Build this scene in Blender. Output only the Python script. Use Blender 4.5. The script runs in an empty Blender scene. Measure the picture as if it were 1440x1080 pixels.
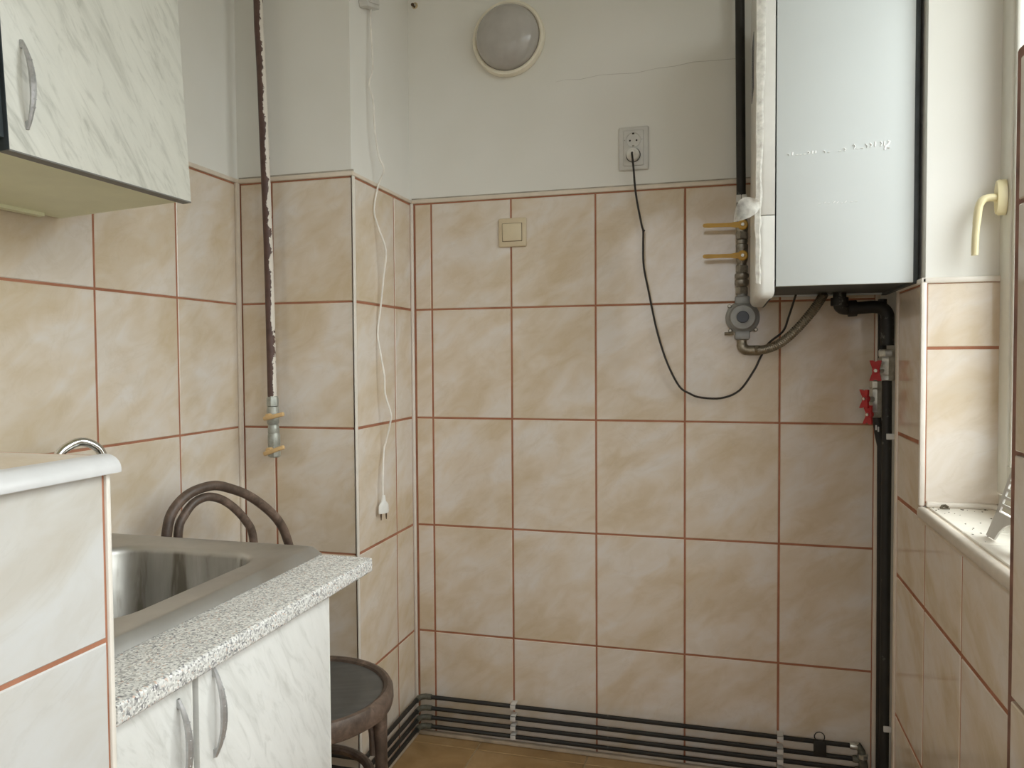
import bpy, bmesh, math, random
from mathutils import Vector, Matrix
random.seed(7)
S = bpy.context.scene
COL = S.collection
PI = math.pi

# ------------------------------------------------------------------ camera
cam_d = bpy.data.cameras.new('camera')
cam_d.sensor_width = 36.0
cam_d.lens = 1082.4 * 36 / 1440
cam_d.clip_start = 0.02
cam = bpy.data.objects.new('camera', cam_d)
COL.objects.link(cam)
CAM = Vector((0.8613, -2.2213, 1.1742))
YAW, PIT, ROL = -0.2671, -0.0336, -0.0065
F = Vector((math.sin(YAW) * math.cos(PIT), math.cos(YAW) * math.cos(PIT), math.sin(PIT)))
R0 = Vector((math.cos(YAW), -math.sin(YAW), 0))
U0 = R0.cross(F)
RR = R0 * math.cos(ROL) + U0 * math.sin(ROL)
UU = RR.cross(F)
M = Matrix.Identity(4)
for i in range(3):
    M[i][0], M[i][1], M[i][2], M[i][3] = RR[i], UU[i], -F[i], CAM[i]
cam.matrix_world = M
S.camera = cam

# ------------------------------------------------------------------ sky and daylight
world = bpy.data.worlds.new('overcast_sky')
S.world = world
world.use_nodes = True
bg = world.node_tree.nodes['Background']
wt_ = world.node_tree                                     # overcast sky: zenith three times the horizon, dull ground below
w_tc = wt_.nodes.new('ShaderNodeTexCoord')
w_sp = wt_.nodes.new('ShaderNodeSeparateXYZ')
w_mr = wt_.nodes.new('ShaderNodeMapRange')
w_cr = wt_.nodes.new('ShaderNodeValToRGB')
w_mr.inputs['From Min'].default_value = -1.0
wt_.links.new(w_tc.outputs['Generated'], w_sp.inputs[0])
wt_.links.new(w_sp.outputs[2], w_mr.inputs['Value'])
wt_.links.new(w_mr.outputs[0], w_cr.inputs[0])
w_el = w_cr.color_ramp.elements
w_el[0].position, w_el[0].color = 0.485, (0.13, 0.125, 0.115, 1)
w_el[1].position, w_el[1].color = 1.0, (0.97, 0.985, 1.0, 1)
w_e2 = w_el.new(0.515); w_e2.color = (0.33, 0.333, 0.335, 1)
wt_.links.new(w_cr.outputs[0], bg.inputs['Color'])
bg.inputs['Strength'].default_value = 11.0
pl_d = bpy.data.lights.new('window_portal', 'AREA')       # sampling portal for the sky in the window opening
pl_d.shape = 'RECTANGLE'
pl_d.size, pl_d.size_y = 1.30, 1.56
pl_d.cycles.is_portal = True
pl = bpy.data.objects.new('window_portal', pl_d)
COL.objects.link(pl)
pl.location = (1.455, -1.38, 1.62)
pl.rotation_euler = (0, PI / 2, 0)
pl_d.size, pl_d.size_y = 1.56, 1.86
p2_d = bpy.data.lights.new('rear_fill_portal', 'AREA')  # the same for the unseen rear window added as fill
p2_d.shape = 'RECTANGLE'
p2_d.size, p2_d.size_y = 1.10, 1.30
p2_d.cycles.is_portal = True
p2 = bpy.data.objects.new('rear_fill_portal', p2_d)
COL.objects.link(p2)
p2.location = (0.65, -3.46, 1.55)
p2.rotation_euler = (PI / 2, 0, 0)
S.view_settings.view_transform = 'Standard'
S.view_settings.look = 'None'
S.view_settings.exposure = 0.26
S.view_settings.gamma = 1.0
S.view_settings.use_curve_mapping = False
S.cycles.use_denoising = True
S.cycles.max_bounces = 14
S.cycles.diffuse_bounces = 8
S.cycles.glossy_bounces = 4
S.cycles.transparent_max_bounces = 12
S.cycles.sample_clamp_indirect = 6.0
S.cycles.caustics_reflective = False
S.cycles.caustics_refractive = False

# ------------------------------------------------------------------ mesh helpers
WO = {}                                                    # world origin of each built object


class MB:
    """collects shapes and links them as one mesh object"""
    def __init__(self):
        self.bm = bmesh.new()

    def box(self, a, b, bev=0.0, seg=2, rot=None, piv=None):
        vs = [self.bm.verts.new((x, y, z)) for x in (a[0], b[0]) for y in (a[1], b[1]) for z in (a[2], b[2])]
        q = [(0, 1, 3, 2), (4, 6, 7, 5), (0, 4, 5, 1), (2, 3, 7, 6), (0, 2, 6, 4), (1, 5, 7, 3)]
        fs = [self.bm.faces.new([vs[i] for i in f]) for f in q]
        if bev > 0:
            es = list({e for f in fs for e in f.edges})
            r = bmesh.ops.bevel(self.bm, geom=es, offset=bev, segments=seg, profile=0.5, affect='EDGES')
            vs = list({v for v in r['verts']} | {v for f in r['faces'] for v in f.verts})
        if rot is not None:
            bmesh.ops.rotate(self.bm, verts=vs, cent=piv, matrix=rot)
        return self

    def ring(self, pts):
        return [self.bm.verts.new(p) for p in pts]

    def skin(self, rings, closed=True, cap0=True, cap1=True):
        n = len(rings[0])
        for a, b in zip(rings[:-1], rings[1:]):
            for i in range(n if closed else n - 1):
                j = (i + 1) % n
                self.bm.faces.new((a[i], a[j], b[j], b[i]))
        if cap0:
            self.bm.faces.new(list(reversed(rings[0])))
        if cap1:
            self.bm.faces.new(rings[-1])
        return self

    def tube(self, pts, r, seg=10, caps=True, closed=False, flat=1.0, up=None):
        pts = [Vector(p) for p in pts]
        n = len(pts)
        rs = r if isinstance(r, (list, tuple)) else [r] * n
        rings = []
        ref = None
        for i, p in enumerate(pts):
            if closed:
                t = (pts[(i + 1) % n] - pts[i - 1]).normalized()
            else:
                t = (pts[min(i + 1, n - 1)] - pts[max(i - 1, 0)]).normalized()
            if ref is None:
                a = Vector(up) if up else (Vector((0, 0, 1)) if abs(t.z) < 0.9 else Vector((0, 1, 0)))
                ref = (a - t * a.dot(t)).normalized()
            else:
                ref = (ref - t * ref.dot(t)).normalized()
            b = t.cross(ref)
            rings.append(self.ring([p + (ref * math.cos(2 * PI * k / seg) * flat + b * math.sin(2 * PI * k / seg)) * rs[i] for k in range(seg)]))
        if closed:
            rings.append(rings[0])
            self.skin(rings, cap0=False, cap1=False)
        else:
            self.skin(rings, cap0=caps, cap1=caps)
        return self

    def lathe(self, prof, c, axis=(0, 0, 1), seg=24, cap0=True, cap1=True, phase=0.0):
        ax = Vector(axis).normalized()
        u = ax.orthogonal().normalized()
        if abs(ax.z) < 0.9:
            u = Vector((0, 0, 1)); u = (u - ax * u.dot(ax)).normalized()
        v = ax.cross(u)
        c = Vector(c)
        rings = [self.ring([c + ax * h + (u * math.cos(2 * PI * (k + phase) / seg) + v * math.sin(2 * PI * (k + phase) / seg)) * max(r, 1e-5) for k in range(seg)]) for r, h in prof]
        return self.skin(rings, cap0=cap0, cap1=cap1)

    def prism(self, poly, vec):
        a = self.ring(poly)
        b = self.ring([Vector(p) + Vector(vec) for p in poly])
        return self.skin([a, b])

    def build(self, name, m, parent=None, smooth=True, origin=None, sharp=35):
        bm = self.bm
        bmesh.ops.recalc_face_normals(bm, faces=bm.faces[:])
        po = WO.get(parent, Vector((0, 0, 0)))
        o0 = Vector(origin) if origin is not None else po
        for v in bm.verts:
            v.co -= o0
        me = bpy.data.meshes.new(name)
        bm.to_mesh(me); bm.free()
        if smooth:
            me.shade_smooth()
            me.set_sharp_from_angle(angle=math.radians(sharp))
        me.materials.append(m)
        o = bpy.data.objects.new(name, me)
        COL.objects.link(o)
        if parent is not None:
            o.parent = parent
        o.location = o0 - po
        WO[o] = o0
        return o


def thing(name, label, cat, loc, group=None):
    o = bpy.data.objects.new(name, None)
    o.empty_display_size = 0.05
    COL.objects.link(o)
    o.location = loc
    WO[o] = Vector(loc)
    return tag(o, label, cat, group)


def tag(o, label, cat, group=None):
    o['label'] = label; o['category'] = cat
    if group:
        o['group'] = group
    return o


def structure(o):
    o['kind'] = 'structure'
    return o


def spline(pts, n=6):
    """Catmull-Rom through pts"""
    P = [Vector(p) for p in pts]
    P = [P[0] * 2 - P[1]] + P + [P[-1] * 2 - P[-2]]
    out = []
    for i in range(1, len(P) - 2):
        a, b, c, d = P[i - 1:i + 3]
        for k in range(n):
            t = k / n
            out.append(0.5 * ((2 * b) + (c - a) * t + (2 * a - 5 * b + 4 * c - d) * t * t + (3 * b - a - 3 * c + d) * t ** 3))
    out.append(P[-2])
    return out


# ------------------------------------------------------------------ materials
class Mat:
    def __init__(self, name, base=(0.8, 0.8, 0.8), rough=0.5, metal=0.0, spec=0.5):
        self.m = bpy.data.materials.new(name)
        self.m.use_nodes = True
        self.t = self.m.node_tree
        self.b = self.t.nodes['Principled BSDF']
        self.b.inputs['Base Color'].default_value = (*base, 1)
        self.b.inputs['Roughness'].default_value = rough
        self.b.inputs['Metallic'].default_value = metal
        self.b.inputs['Specular IOR Level'].default_value = spec

    def n(self, typ, **kw):
        nd = self.t.nodes.new(typ)
        for k, v in kw.items():
            if hasattr(nd, k):
                setattr(nd, k, v)
            else:
                nd.inputs[k.replace('_', ' ')].default_value = v
        return nd

    def l(self, a, b):
        self.t.links.new(a, b)

    def coords(self, rnd=False):
        tc = self.n('ShaderNodeTexCoord')
        if not rnd:
            return tc.outputs['Object']
        oi = self.n('ShaderNodeObjectInfo')
        mm = self.n('ShaderNodeVectorMath', operation='MULTIPLY_ADD')
        cx = self.n('ShaderNodeCombineXYZ')
        m1 = self.n('ShaderNodeMath', operation='MULTIPLY'); m1.inputs[1].default_value = 57.0
        m2 = self.n('ShaderNodeMath', operation='MULTIPLY'); m2.inputs[1].default_value = 131.0
        self.l(oi.outputs['Random'], m1.inputs[0]); self.l(oi.outputs['Random'], m2.inputs[0])
        self.l(m1.outputs[0], cx.inputs[0]); self.l(m2.outputs[0], cx.inputs[1]); self.l(m1.outputs[0], cx.inputs[2])
        self.l(tc.outputs['Object'], mm.inputs[0]); mm.inputs[1].default_value = (1, 1, 1)
        self.l(cx.outputs[0], mm.inputs[2])
        return mm.outputs[0]

    def axes(self, vec, rows):
        cx = self.n('ShaderNodeCombineXYZ')
        for i, r in enumerate(rows):
            d = self.n('ShaderNodeVectorMath', operation='DOT_PRODUCT')
            self.l(vec, d.inputs[0]); d.inputs[1].default_value = r
            self.l(d.outputs['Value'], cx.inputs[i])
        return cx.outputs[0]

    def noise(self, vec, scale, detail=4, rough=0.55, dist=0.0):
        nd = self.n('ShaderNodeTexNoise')
        nd.inputs['Scale'].default_value = scale; nd.inputs['Detail'].default_value = detail
        nd.inputs['Roughness'].default_value = rough; nd.inputs['Distortion'].default_value = dist
        self.l(vec, nd.inputs['Vector'])
        return nd.outputs['Fac']

    def ramp(self, fac, stops, interp='LINEAR'):
        r = self.n('ShaderNodeValToRGB')
        r.color_ramp.interpolation = interp
        el = r.color_ramp.elements
        while len(el) < len(stops):
            el.new(0.5)
        for e, (p, c) in zip(el, stops):
            e.position = p
            e.color = (*c, 1) if not isinstance(c, (int, float)) else (c, c, c, 1)
        self.l(fac, r.inputs[0])
        return r.outputs[0]

    def mix(self, fac, a, b, blend='MIX'):
        mx = self.n('ShaderNodeMix', data_type='RGBA', blend_type=blend)
        for s, v in ((0, fac), (6, a), (7, b)):
            if isinstance(v, (int, float)):
                mx.inputs[s].default_value = v
            elif isinstance(v, tuple):
                mx.inputs[s].default_value = (*v, 1)
            else:
                self.l(v, mx.inputs[s])
        return mx.outputs[2]

    def color(self, sock):
        self.l(sock, self.b.inputs['Base Color']); return self

    def rough(self, sock):
        self.l(sock, self.b.inputs['Roughness']); return self

    def bump(self, sock, strength=0.2, dist=0.002):
        b = self.n('ShaderNodeBump')
        b.inputs['Strength'].default_value = strength; b.inputs['Distance'].default_value = dist
        self.l(sock, b.inputs['Height']); self.l(b.outputs[0], self.b.inputs['Normal']); return self


def plain(name, base, rough=0.5, metal=0.0, var=0.12, scale=30, bump=0.0, spec=0.5):
    """a plain colour with slight grain"""
    k = Mat(name, base, rough, metal, spec)
    f = k.noise(k.coords(), scale, 4)
    lo = tuple(c * (1 - var) for c in base); hi = tuple(min(1, c * (1 + var)) for c in base)
    k.color(k.ramp(f, [(0.3, lo), (0.7, hi)]))
    if bump:
        k.bump(f, bump, 0.001)
    return k.m


def m_plaster():
    k = Mat('white_plaster', rough=0.85, spec=0.25)
    v = k.coords()
    a = k.noise(v, 2.2, 3)
    b = k.noise(v, 45, 5)
    c = k.mix(k.ramp(a, [(0.35, 0.0), (0.7, 1.0)]), (0.745, 0.735, 0.685), (0.80, 0.79, 0.755))
    k.color(c)
    s = k.mix(0.35, a, b)
    k.bump(s, 0.25, 0.003)
    return k.m


def m_tile(name='cream_tile', dark=(0.60, 0.49, 0.345), mid=(0.69, 0.60, 0.495), light=(0.72, 0.67, 0.62)):
    k = Mat(name, rough=0.16, spec=0.5)
    v = k.coords(rnd=True)
    # diagonal cloudy drift: along (1,1,0.6) low frequency, across it higher
    w = k.axes(v, [(0.55, 0.55, 0.45), (-0.75, -0.75, 1.25), (0.5, -0.5, 0)])
    a = k.noise(w, 5.0, 3, 0.5, 0.4)
    b = k.noise(w, 13, 5, 0.6, 0.8)
    c0 = k.ramp(a, [(0.38, dark), (0.50, mid), (0.60, light)])
    c1 = k.ramp(b, [(0.36, dark), (0.52, mid), (0.66, light)])
    c = k.mix(0.38, c0, c1)
    # thin veins
    e = k.noise(w, 4.0, 6, 0.6, 1.2)
    vein = k.ramp(e, [(0.485, 0.0), (0.5, 1.0), (0.515, 0.0)])
    vv = k.n('ShaderNodeMath', operation='MULTIPLY'); k.l(vein, vv.inputs[0]); vv.inputs[1].default_value = 0.10
    k.color(k.mix(vv.outputs[0], c, tuple(x * 0.75 for x in dark)))
    g = k.noise(v, 60, 3)
    k.rough(k.ramp(g, [(0.3, 0.09), (0.7, 0.15)]))
    k.bump(k.noise(v, 7, 2), 0.05, 0.002)
    return k.m


def m_grout():
    k = Mat('terracotta_grout', rough=0.9, spec=0.2)
    f = k.noise(k.coords(), 14, 5)
    k.color(k.ramp(f, [(0.3, (0.30, 0.125, 0.07)), (0.7, (0.43, 0.20, 0.125))]))
    k.bump(k.noise(k.coords(), 200, 3), 0.3, 0.001)
    return k.m


def m_marble(name, ddir, ndir, base=(0.72, 0.72, 0.66), vein=(0.44, 0.44, 0.40)):
    k = Mat(name, rough=0.32, spec=0.45)
    v = k.coords()
    w = k.axes(v, [tuple(2.2 * x for x in ddir), tuple(9.0 * x for x in ndir), (0.0, 0.0, 0.0)])
    a = k.noise(w, 2.2, 6, 0.62, 0.7)
    b = k.noise(w, 6.0, 6, 0.65, 1.0)
    hi = tuple(min(1, x * 1.1) for x in base)
    mid = tuple(x * 0.9 + y * 0.1 for x, y in zip(base, vein))
    c = k.ramp(a, [(0.30, vein), (0.44, mid), (0.56, base), (0.72, hi)])
    c2 = k.ramp(b, [(0.33, vein), (0.47, base), (0.7, hi)])
    k.color(k.mix(0.4, c, c2))
    return k.m


def m_granite():
    k = Mat('speckled_granite_laminate', rough=0.38, spec=0.45)
    v = k.coords()
    vo = k.n('ShaderNodeTexVoronoi'); vo.inputs['Scale'].default_value = 410.0; k.l(v, vo.inputs['Vector'])
    sp = k.n('ShaderNodeSeparateColor'); k.l(vo.outputs['Color'], sp.inputs[0])
    c = k.ramp(sp.outputs[0], [(0.0, (0.17, 0.17, 0.18)), (0.17, (0.40, 0.39, 0.37)), (0.40, (0.66, 0.655, 0.63)), (0.75, (0.84, 0.83, 0.80)), (0.955, (0.60, 0.43, 0.34))], 'CONSTANT')
    d = k.noise(v, 120, 3)
    k.color(k.mix(k.ramp(d, [(0.35, 0.0), (0.65, 0.45)]), c, (0.72, 0.71, 0.68)))
    return k.m


def m_steel():
    k = Mat('dull_stained_steel', (0.50, 0.49, 0.465), 0.36, 1.0)
    v = k.coords()
    a = k.noise(k.axes(v, [(9, 0, 0), (0, 9, 0), (0, 0, 1.0)]), 2.6, 5, 0.6, 0.4)
    drip = k.ramp(a, [(0.34, (0.20, 0.18, 0.15)), (0.46, (0.40, 0.385, 0.355)), (0.62, (0.47, 0.455, 0.43)), (0.72, (0.56, 0.55, 0.53))])
    g = k.n('ShaderNodeNewGeometry')
    sp = k.n('ShaderNodeSeparateXYZ'); k.l(g.outputs['Normal'], sp.inputs[0])
    f = k.ramp(sp.outputs[2], [(0.25, 0.0), (0.6, 1.0)])   # drips run only down the upright walls
    flat = k.ramp(k.noise(v, 6, 4), [(0.3, (0.50, 0.495, 0.48)), (0.7, (0.58, 0.575, 0.56))])
    k.color(k.mix(f, drip, flat))
    k.rough(k.ramp(k.noise(v, 22, 5), [(0.3, 0.34), (0.7, 0.52)]))
    k.bump(k.noise(v, 5, 2), 0.12, 0.004)
    return k.m


def m_peeling_pipe():
    """brown gas pipe paint, white flaking strip along the side away from the corner"""
    k = Mat('peeling_brown_pipe_paint', rough=0.55)
    v = k.coords()
    ang = k.n('ShaderNodeSeparateXYZ')
    g = k.n('ShaderNodeNewGeometry')
    k.l(g.outputs['Normal'], ang.inputs[0])
    pos = k.n('ShaderNodeSeparateXYZ'); k.l(v, pos.inputs[0])
    nz = k.noise(k.axes(v, [(30, 0, 0), (0, 30, 0), (0, 0, 24)]), 1.0, 6, 0.7)
    # share of bare paint grows towards the bottom of the pipe
    h = k.n('ShaderNodeMapRange'); k.l(pos.outputs[2], h.inputs['Value'])
    h.inputs['From Min'].default_value = 1.05; h.inputs['From Max'].default_value = 2.0
    h.inputs['To Min'].default_value = -0.90; h.inputs['To Max'].default_value = -1.38
    s = k.n('ShaderNodeMath', operation='ADD'); k.l(ang.outputs[0], s.inputs[0]); k.l(h.outputs[0], s.inputs[1])
    n2 = k.n('ShaderNodeMath', operation='MULTIPLY_ADD'); k.l(nz, n2.inputs[0]); n2.inputs[1].default_value = 2.3; k.l(s.outputs[0], n2.inputs[2])
    f = k.ramp(n2.outputs[0], [(0.0, 0.0), (0.985, 0.0), (1.0, 1.0)])
    tone = k.ramp(k.noise(v, 40, 5), [(0.3, (0.075, 0.04, 0.032)), (0.7, (0.12, 0.066, 0.052))])
    k.color(k.mix(f, tone, (0.72, 0.67, 0.60)))
    k.bump(f, 0.5, 0.001)
    return k.m


def m_black_pipe(name='black_painted_pipe', th=0.66):
    k = Mat(name, rough=0.55, spec=0.35)
    v = k.coords()
    f = k.noise(v, 38, 7, 0.72)
    w = k.ramp(f, [(th, 0.0), (th + 0.05, 1.0)])
    t = k.ramp(k.noise(v, 9, 4), [(0.3, (0.012, 0.011, 0.010)), (0.7, (0.030, 0.027, 0.022))])
    ww = k.n('ShaderNodeMath', operation='MULTIPLY'); k.l(w, ww.inputs[0]); ww.inputs[1].default_value = 0.5
    k.color(k.mix(ww.outputs[0], t, (0.25, 0.25, 0.22)))
    k.bump(f, 0.25, 0.001)
    return k.m


def m_old_wood():
    k = Mat('worn_brown_wood', rough=0.42)
    v = k.coords()
    a = k.noise(v, 16, 7, 0.68, 0.6)
    b = k.noise(v, 70, 4)
    c = k.ramp(a, [(0.30, (0.045, 0.030, 0.022)), (0.50, (0.10, 0.068, 0.05)), (0.60, (0.18, 0.12, 0.09)), (0.70, (0.33, 0.235, 0.18))])
    k.color(k.mix(0.25, c, k.ramp(b, [(0.35, (0.04, 0.03, 0.024)), (0.7, (0.2, 0.14, 0.11))])))
    k.rough(k.ramp(a, [(0.3, 0.35), (0.7, 0.6)]))
    k.bump(b, 0.2, 0.001)
    return k.m


def m_seat():
    k = Mat('scuffed_dark_seat', rough=0.3)
    v = k.coords()
    a = k.noise(v, 9, 6, 0.65, 1.0)
    b = k.noise(k.axes(v, [(3, 1, 0), (-8, 20, 0), (0, 0, 1)]), 3, 5, 0.6)
    c = k.ramp(a, [(0.3, (0.045, 0.047, 0.045)), (0.6, (0.085, 0.086, 0.082)), (0.74, (0.17, 0.165, 0.155))])
    k.color(k.mix(0.3, c, k.ramp(b, [(0.4, (0.05, 0.048, 0.045)), (0.7, (0.15, 0.145, 0.14))])))
    k.rough(k.ramp(a, [(0.3, 0.25), (0.7, 0.5)]))
    return k.m


def m_floor():
    k = Mat('ochre_floor_tile', rough=0.3)
    v = k.coords(rnd=True)
    a = k.noise(v, 5, 6, 0.6, 0.8)
    k.color(k.ramp(a, [(0.3, (0.26, 0.155, 0.065)), (0.5, (0.36, 0.225, 0.10)), (0.72, (0.46, 0.31, 0.165))]))
    k.bump(k.noise(v, 30, 3), 0.1, 0.001)
    return k.m


def m_glass():
    k = Mat('window_glass')
    t = k.t
    out = t.nodes['Material Output']
    tr = k.n('ShaderNodeBsdfTransparent'); gl = k.n('ShaderNodeBsdfGlossy'); gl.inputs['Roughness'].default_value = 0.02
    tr.inputs['Color'].default_value = (0.96, 0.985, 0.975, 1)
    fr = k.n('ShaderNodeFresnel')
    ge = k.n('ShaderNodeNewGeometry'); io = k.n('ShaderNodeMapRange')   # same reflectance from both sides of the thin pane
    io.inputs['To Min'].default_value = 1.45; io.inputs['To Max'].default_value = 1 / 1.45
    k.l(ge.outputs['Backfacing'], io.inputs['Value']); k.l(io.outputs[0], fr.inputs['IOR'])
    mx = k.n('ShaderNodeMixShader')
    k.l(fr.outputs[0], mx.inputs[0]); k.l(tr.outputs[0], mx.inputs[1]); k.l(gl.outputs[0], mx.inputs[2])
    k.l(mx.outputs[0], out.inputs['Surface'])
    return k.m


def m_tint():
    k = Mat('tinted_glass')
    tr = k.n('ShaderNodeBsdfTransparent'); tr.inputs['Color'].default_value = (0.78, 0.78, 0.78, 1)  # grey tint sets how much fill the added rear window gives
    k.l(tr.outputs[0], k.t.nodes['Material Output'].inputs['Surface'])
    return k.m


def m_film():
    k = Mat('clouded_plastic_film', (0.72, 0.70, 0.645), 0.35)
    out = k.t.nodes['Material Output']
    tr = k.n('ShaderNodeBsdfTransparent')
    mx = k.n('ShaderNodeMixShader')
    f = k.ramp(k.noise(k.coords(), 60, 5), [(0.3, 0.35), (0.7, 0.75)])
    k.l(f, mx.inputs[0]); k.l(tr.outputs[0], mx.inputs[1]); k.l(k.b.outputs[0], mx.inputs[2])
    k.l(mx.outputs[0], out.inputs['Surface'])
    return k.m


def m_frost():
    k = Mat('frosted_lamp_glass', (0.62, 0.58, 0.54), 0.22)
    k.b.inputs['Transmission Weight'].default_value = 0.35
    k.b.inputs['Coat Weight'].default_value = 0.3
    f = k.noise(k.coords(), 10, 4)
    k.color(k.ramp(f, [(0.3, (0.60, 0.565, 0.525)), (0.7, (0.76, 0.73, 0.69))]))
    return k.m


def m_brass(name, c0, c1, rough=0.4, metal=0.85):
    k = Mat(name, c0, rough, metal)
    f = k.noise(k.coords(), 50, 6, 0.7)
    k.color(k.ramp(f, [(0.35, c0), (0.65, c1)]))
    k.bump(f, 0.2, 0.001)
    return k.m


PLASTER = m_plaster()
TILE = m_tile()
PALETILE = m_tile('pale_smudged_tile', (0.52, 0.485, 0.43), (0.59, 0.575, 0.545), (0.615, 0.615, 0.61))
GROUT = m_grout()
FLOOR = m_floor()
FLOORGROUT = plain('pale_floor_grout', (0.42, 0.33, 0.2), 0.9)
TRIM = plain('off_white_tile_trim', (0.70, 0.62, 0.52), 0.35, var=0.05)
TRIMW = plain('pale_corner_trim', (0.74, 0.69, 0.62), 0.35, var=0.05)
BASE = plain('grubby_white_baseboard', (0.50, 0.42, 0.32), 0.6, var=0.25, scale=14)
PVC = plain('ivory_window_plastic', (0.70, 0.69, 0.62), 0.35, var=0.03)
CREAM = plain('cream_handle_plastic', (0.78, 0.70, 0.44), 0.3, var=0.03)
WHITEP = plain('white_plastic', (0.78, 0.77, 0.73), 0.35, var=0.04)
CREAMP = plain('aged_cream_plastic', (0.62, 0.52, 0.36), 0.38, var=0.04)
LAMPP = plain('aged_ivory_plastic', (0.82, 0.77, 0.64), 0.4, var=0.05)
GREYW = plain('grey_white_plastic', (0.62, 0.61, 0.58), 0.4, var=0.05)
DARK = plain('dark_hole', (0.02, 0.018, 0.015), 0.8)
BOILERW = plain('white_enamelled_sheet', (0.60, 0.635, 0.635), 0.42, var=0.015, scale=5)
BOILERC = plain('white_boiler_cover_plastic', (0.72, 0.71, 0.67), 0.3, var=0.03)
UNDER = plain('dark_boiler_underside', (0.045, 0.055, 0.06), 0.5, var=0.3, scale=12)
GLUE = plain('clear_white_glue', (0.97, 0.975, 0.975), 0.2, var=0.02)
CABLE = plain('black_cable', (0.022, 0.018, 0.016), 0.45)
CORD = plain('white_cord', (0.78, 0.75, 0.69), 0.45)
BLACKP = m_black_pipe()
DRIPPED = m_black_pipe('black_pipe_with_white_paint', 0.555)
PEEL = m_peeling_pipe()
ZINC = m_brass('zinc_fitting', (0.22, 0.20, 0.17), (0.40, 0.38, 0.33), 0.42)
NICKEL = m_brass('weathered_nickel', (0.42, 0.41, 0.36), (0.64, 0.63, 0.58), 0.35)
CHROME = m_brass('chrome', (0.62, 0.62, 0.60), (0.78, 0.78, 0.76), 0.12, 1.0)
PEWTER = m_brass('pewter_handle', (0.40, 0.40, 0.40), (0.56, 0.56, 0.56), 0.32, 0.55)
REGUL = plain('grey_cast_regulator', (0.30, 0.305, 0.30), 0.45, 0.3)
HOSE = m_brass('ribbed_metal_hose', (0.22, 0.19, 0.14), (0.36, 0.32, 0.25), 0.38)
YELLOW = plain('yellow_valve_lever', (0.62, 0.36, 0.05), 0.42, var=0.1)
OCHRE = plain('faded_yellow_lever', (0.62, 0.42, 0.20), 0.5, var=0.12)
RED = plain('red_valve_handle', (0.42, 0.018, 0.022), 0.35, var=0.1)
MARB_W = m_marble('pale_marble_laminate_wall', (0.0, 0.55, -0.83), (0.0, 0.83, 0.55), (0.66, 0.655, 0.59), (0.36, 0.36, 0.31))
MARB_B = m_marble('pale_marble_laminate_base', (0.0, 0.50, -0.86), (0.0, 0.86, 0.50), (0.72, 0.715, 0.69), (0.47, 0.465, 0.43))
CARC = plain('dark_grey_edge', (0.05, 0.06, 0.065), 0.85, spec=0.2)
GREEN = plain('pale_green_board', (0.82, 0.83, 0.60), 0.55, var=0.06, scale=8)
EDGE = plain('grey_edge_band', (0.16, 0.155, 0.14), 0.5)
GRANITE = m_granite()
STEEL = m_steel()
WOOD = m_old_wood()
SEAT = m_seat()
GLASS = m_glass()
TINT = m_tint()
FILM = m_film()
FROST = m_frost()
CAPM = plain('grey_white_cap_trim', (0.58, 0.575, 0.575), 0.22, var=0.04)
MORTAR = plain('brown_red_mortar', (0.26, 0.13, 0.095), 0.9, var=0.3, scale=30, bump=0.4)
DIRT = plain('dark_crumbs', (0.10, 0.08, 0.05), 0.8)
GREYLINE = plain('grey_hairline', (0.50, 0.48, 0.44), 0.9)
DRABLINE = plain('drab_line', (0.40, 0.36, 0.30), 0.9, var=0.3, scale=25)  # uneven darker line along the top of the border strips

# ------------------------------------------------------------------ tiles
TM = {}


def tile_mesh(w, h, d, mat, axis, bev=0.0016):
    """tile of w x h whose face looks along axis ('-y', '+x', '-x', '+z'); origin at the face centre"""
    key = (round(w, 3), round(h, 3), axis, mat.name)
    if key in TM:
        return TM[key]
    def P(a, b, c):                                        # a across, b up, c outwards
        if axis == '-y': return (a, -c, b)
        if axis == '+x': return (c, a, b)
        if axis == '-x': return (-c, a, b)
        return (a, b, c)
    w2, h2 = w / 2, h / 2
    v = [P(a * (w2), b * (h2), -d) for a, b in ((-1, -1), (1, -1), (1, 1), (-1, 1))]
    v += [P(a * (w2), b * (h2), -bev) for a, b in ((-1, -1), (1, -1), (1, 1), (-1, 1))]
    v += [P(a * (w2 - bev), b * (h2 - bev), 0) for a, b in ((-1, -1), (1, -1), (1, 1), (-1, 1))]
    f = [(8, 9, 10, 11)]
    for k in (0, 4):
        for i in range(4):
            j = (i + 1) % 4
            f.append((k + i, k + j, k + 4 + j, k + 4 + i))
    f.append((3, 2, 1, 0))
    me = bpy.data.meshes.new('tile')
    me.from_pydata(v, [], f)
    bm = bmesh.new(); bm.from_mesh(me); bmesh.ops.recalc_face_normals(bm, faces=bm.faces[:]); bm.to_mesh(me); bm.free()
    me.materials.append(mat)
    TM[key] = me
    return me


def tiles(parent, axis, plane, us, vs, mat=None, gap=0.005, d=0.007, name='tile', jit=0.0004, skip=None):
    """tiles between consecutive joint lines us (across) and vs (up), faces in the given plane"""
    mat = mat or TILE
    for i in range(len(us) - 1):
        for j in range(len(vs) - 1):
            a0, a1, b0, b1 = us[i], us[i + 1], vs[j], vs[j + 1]
            w, h = a1 - a0 - gap, b1 - b0 - gap
            if w < 0.004 or h < 0.004 or (skip and skip(a0, a1, b0, b1)):
                continue
            o = bpy.data.objects.new(name, tile_mesh(w, h, d, mat, axis))
            ca, cb = (a0 + a1) / 2, (b0 + b1) / 2
            k = plane + random.uniform(-jit, jit)
            o.location = {'-y': (ca, k, cb), '+x': (k, ca, cb), '-x': (k, ca, cb), '+z': (ca, cb, k)}[axis]
            o.parent = parent
            COL.objects.link(o)


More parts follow.
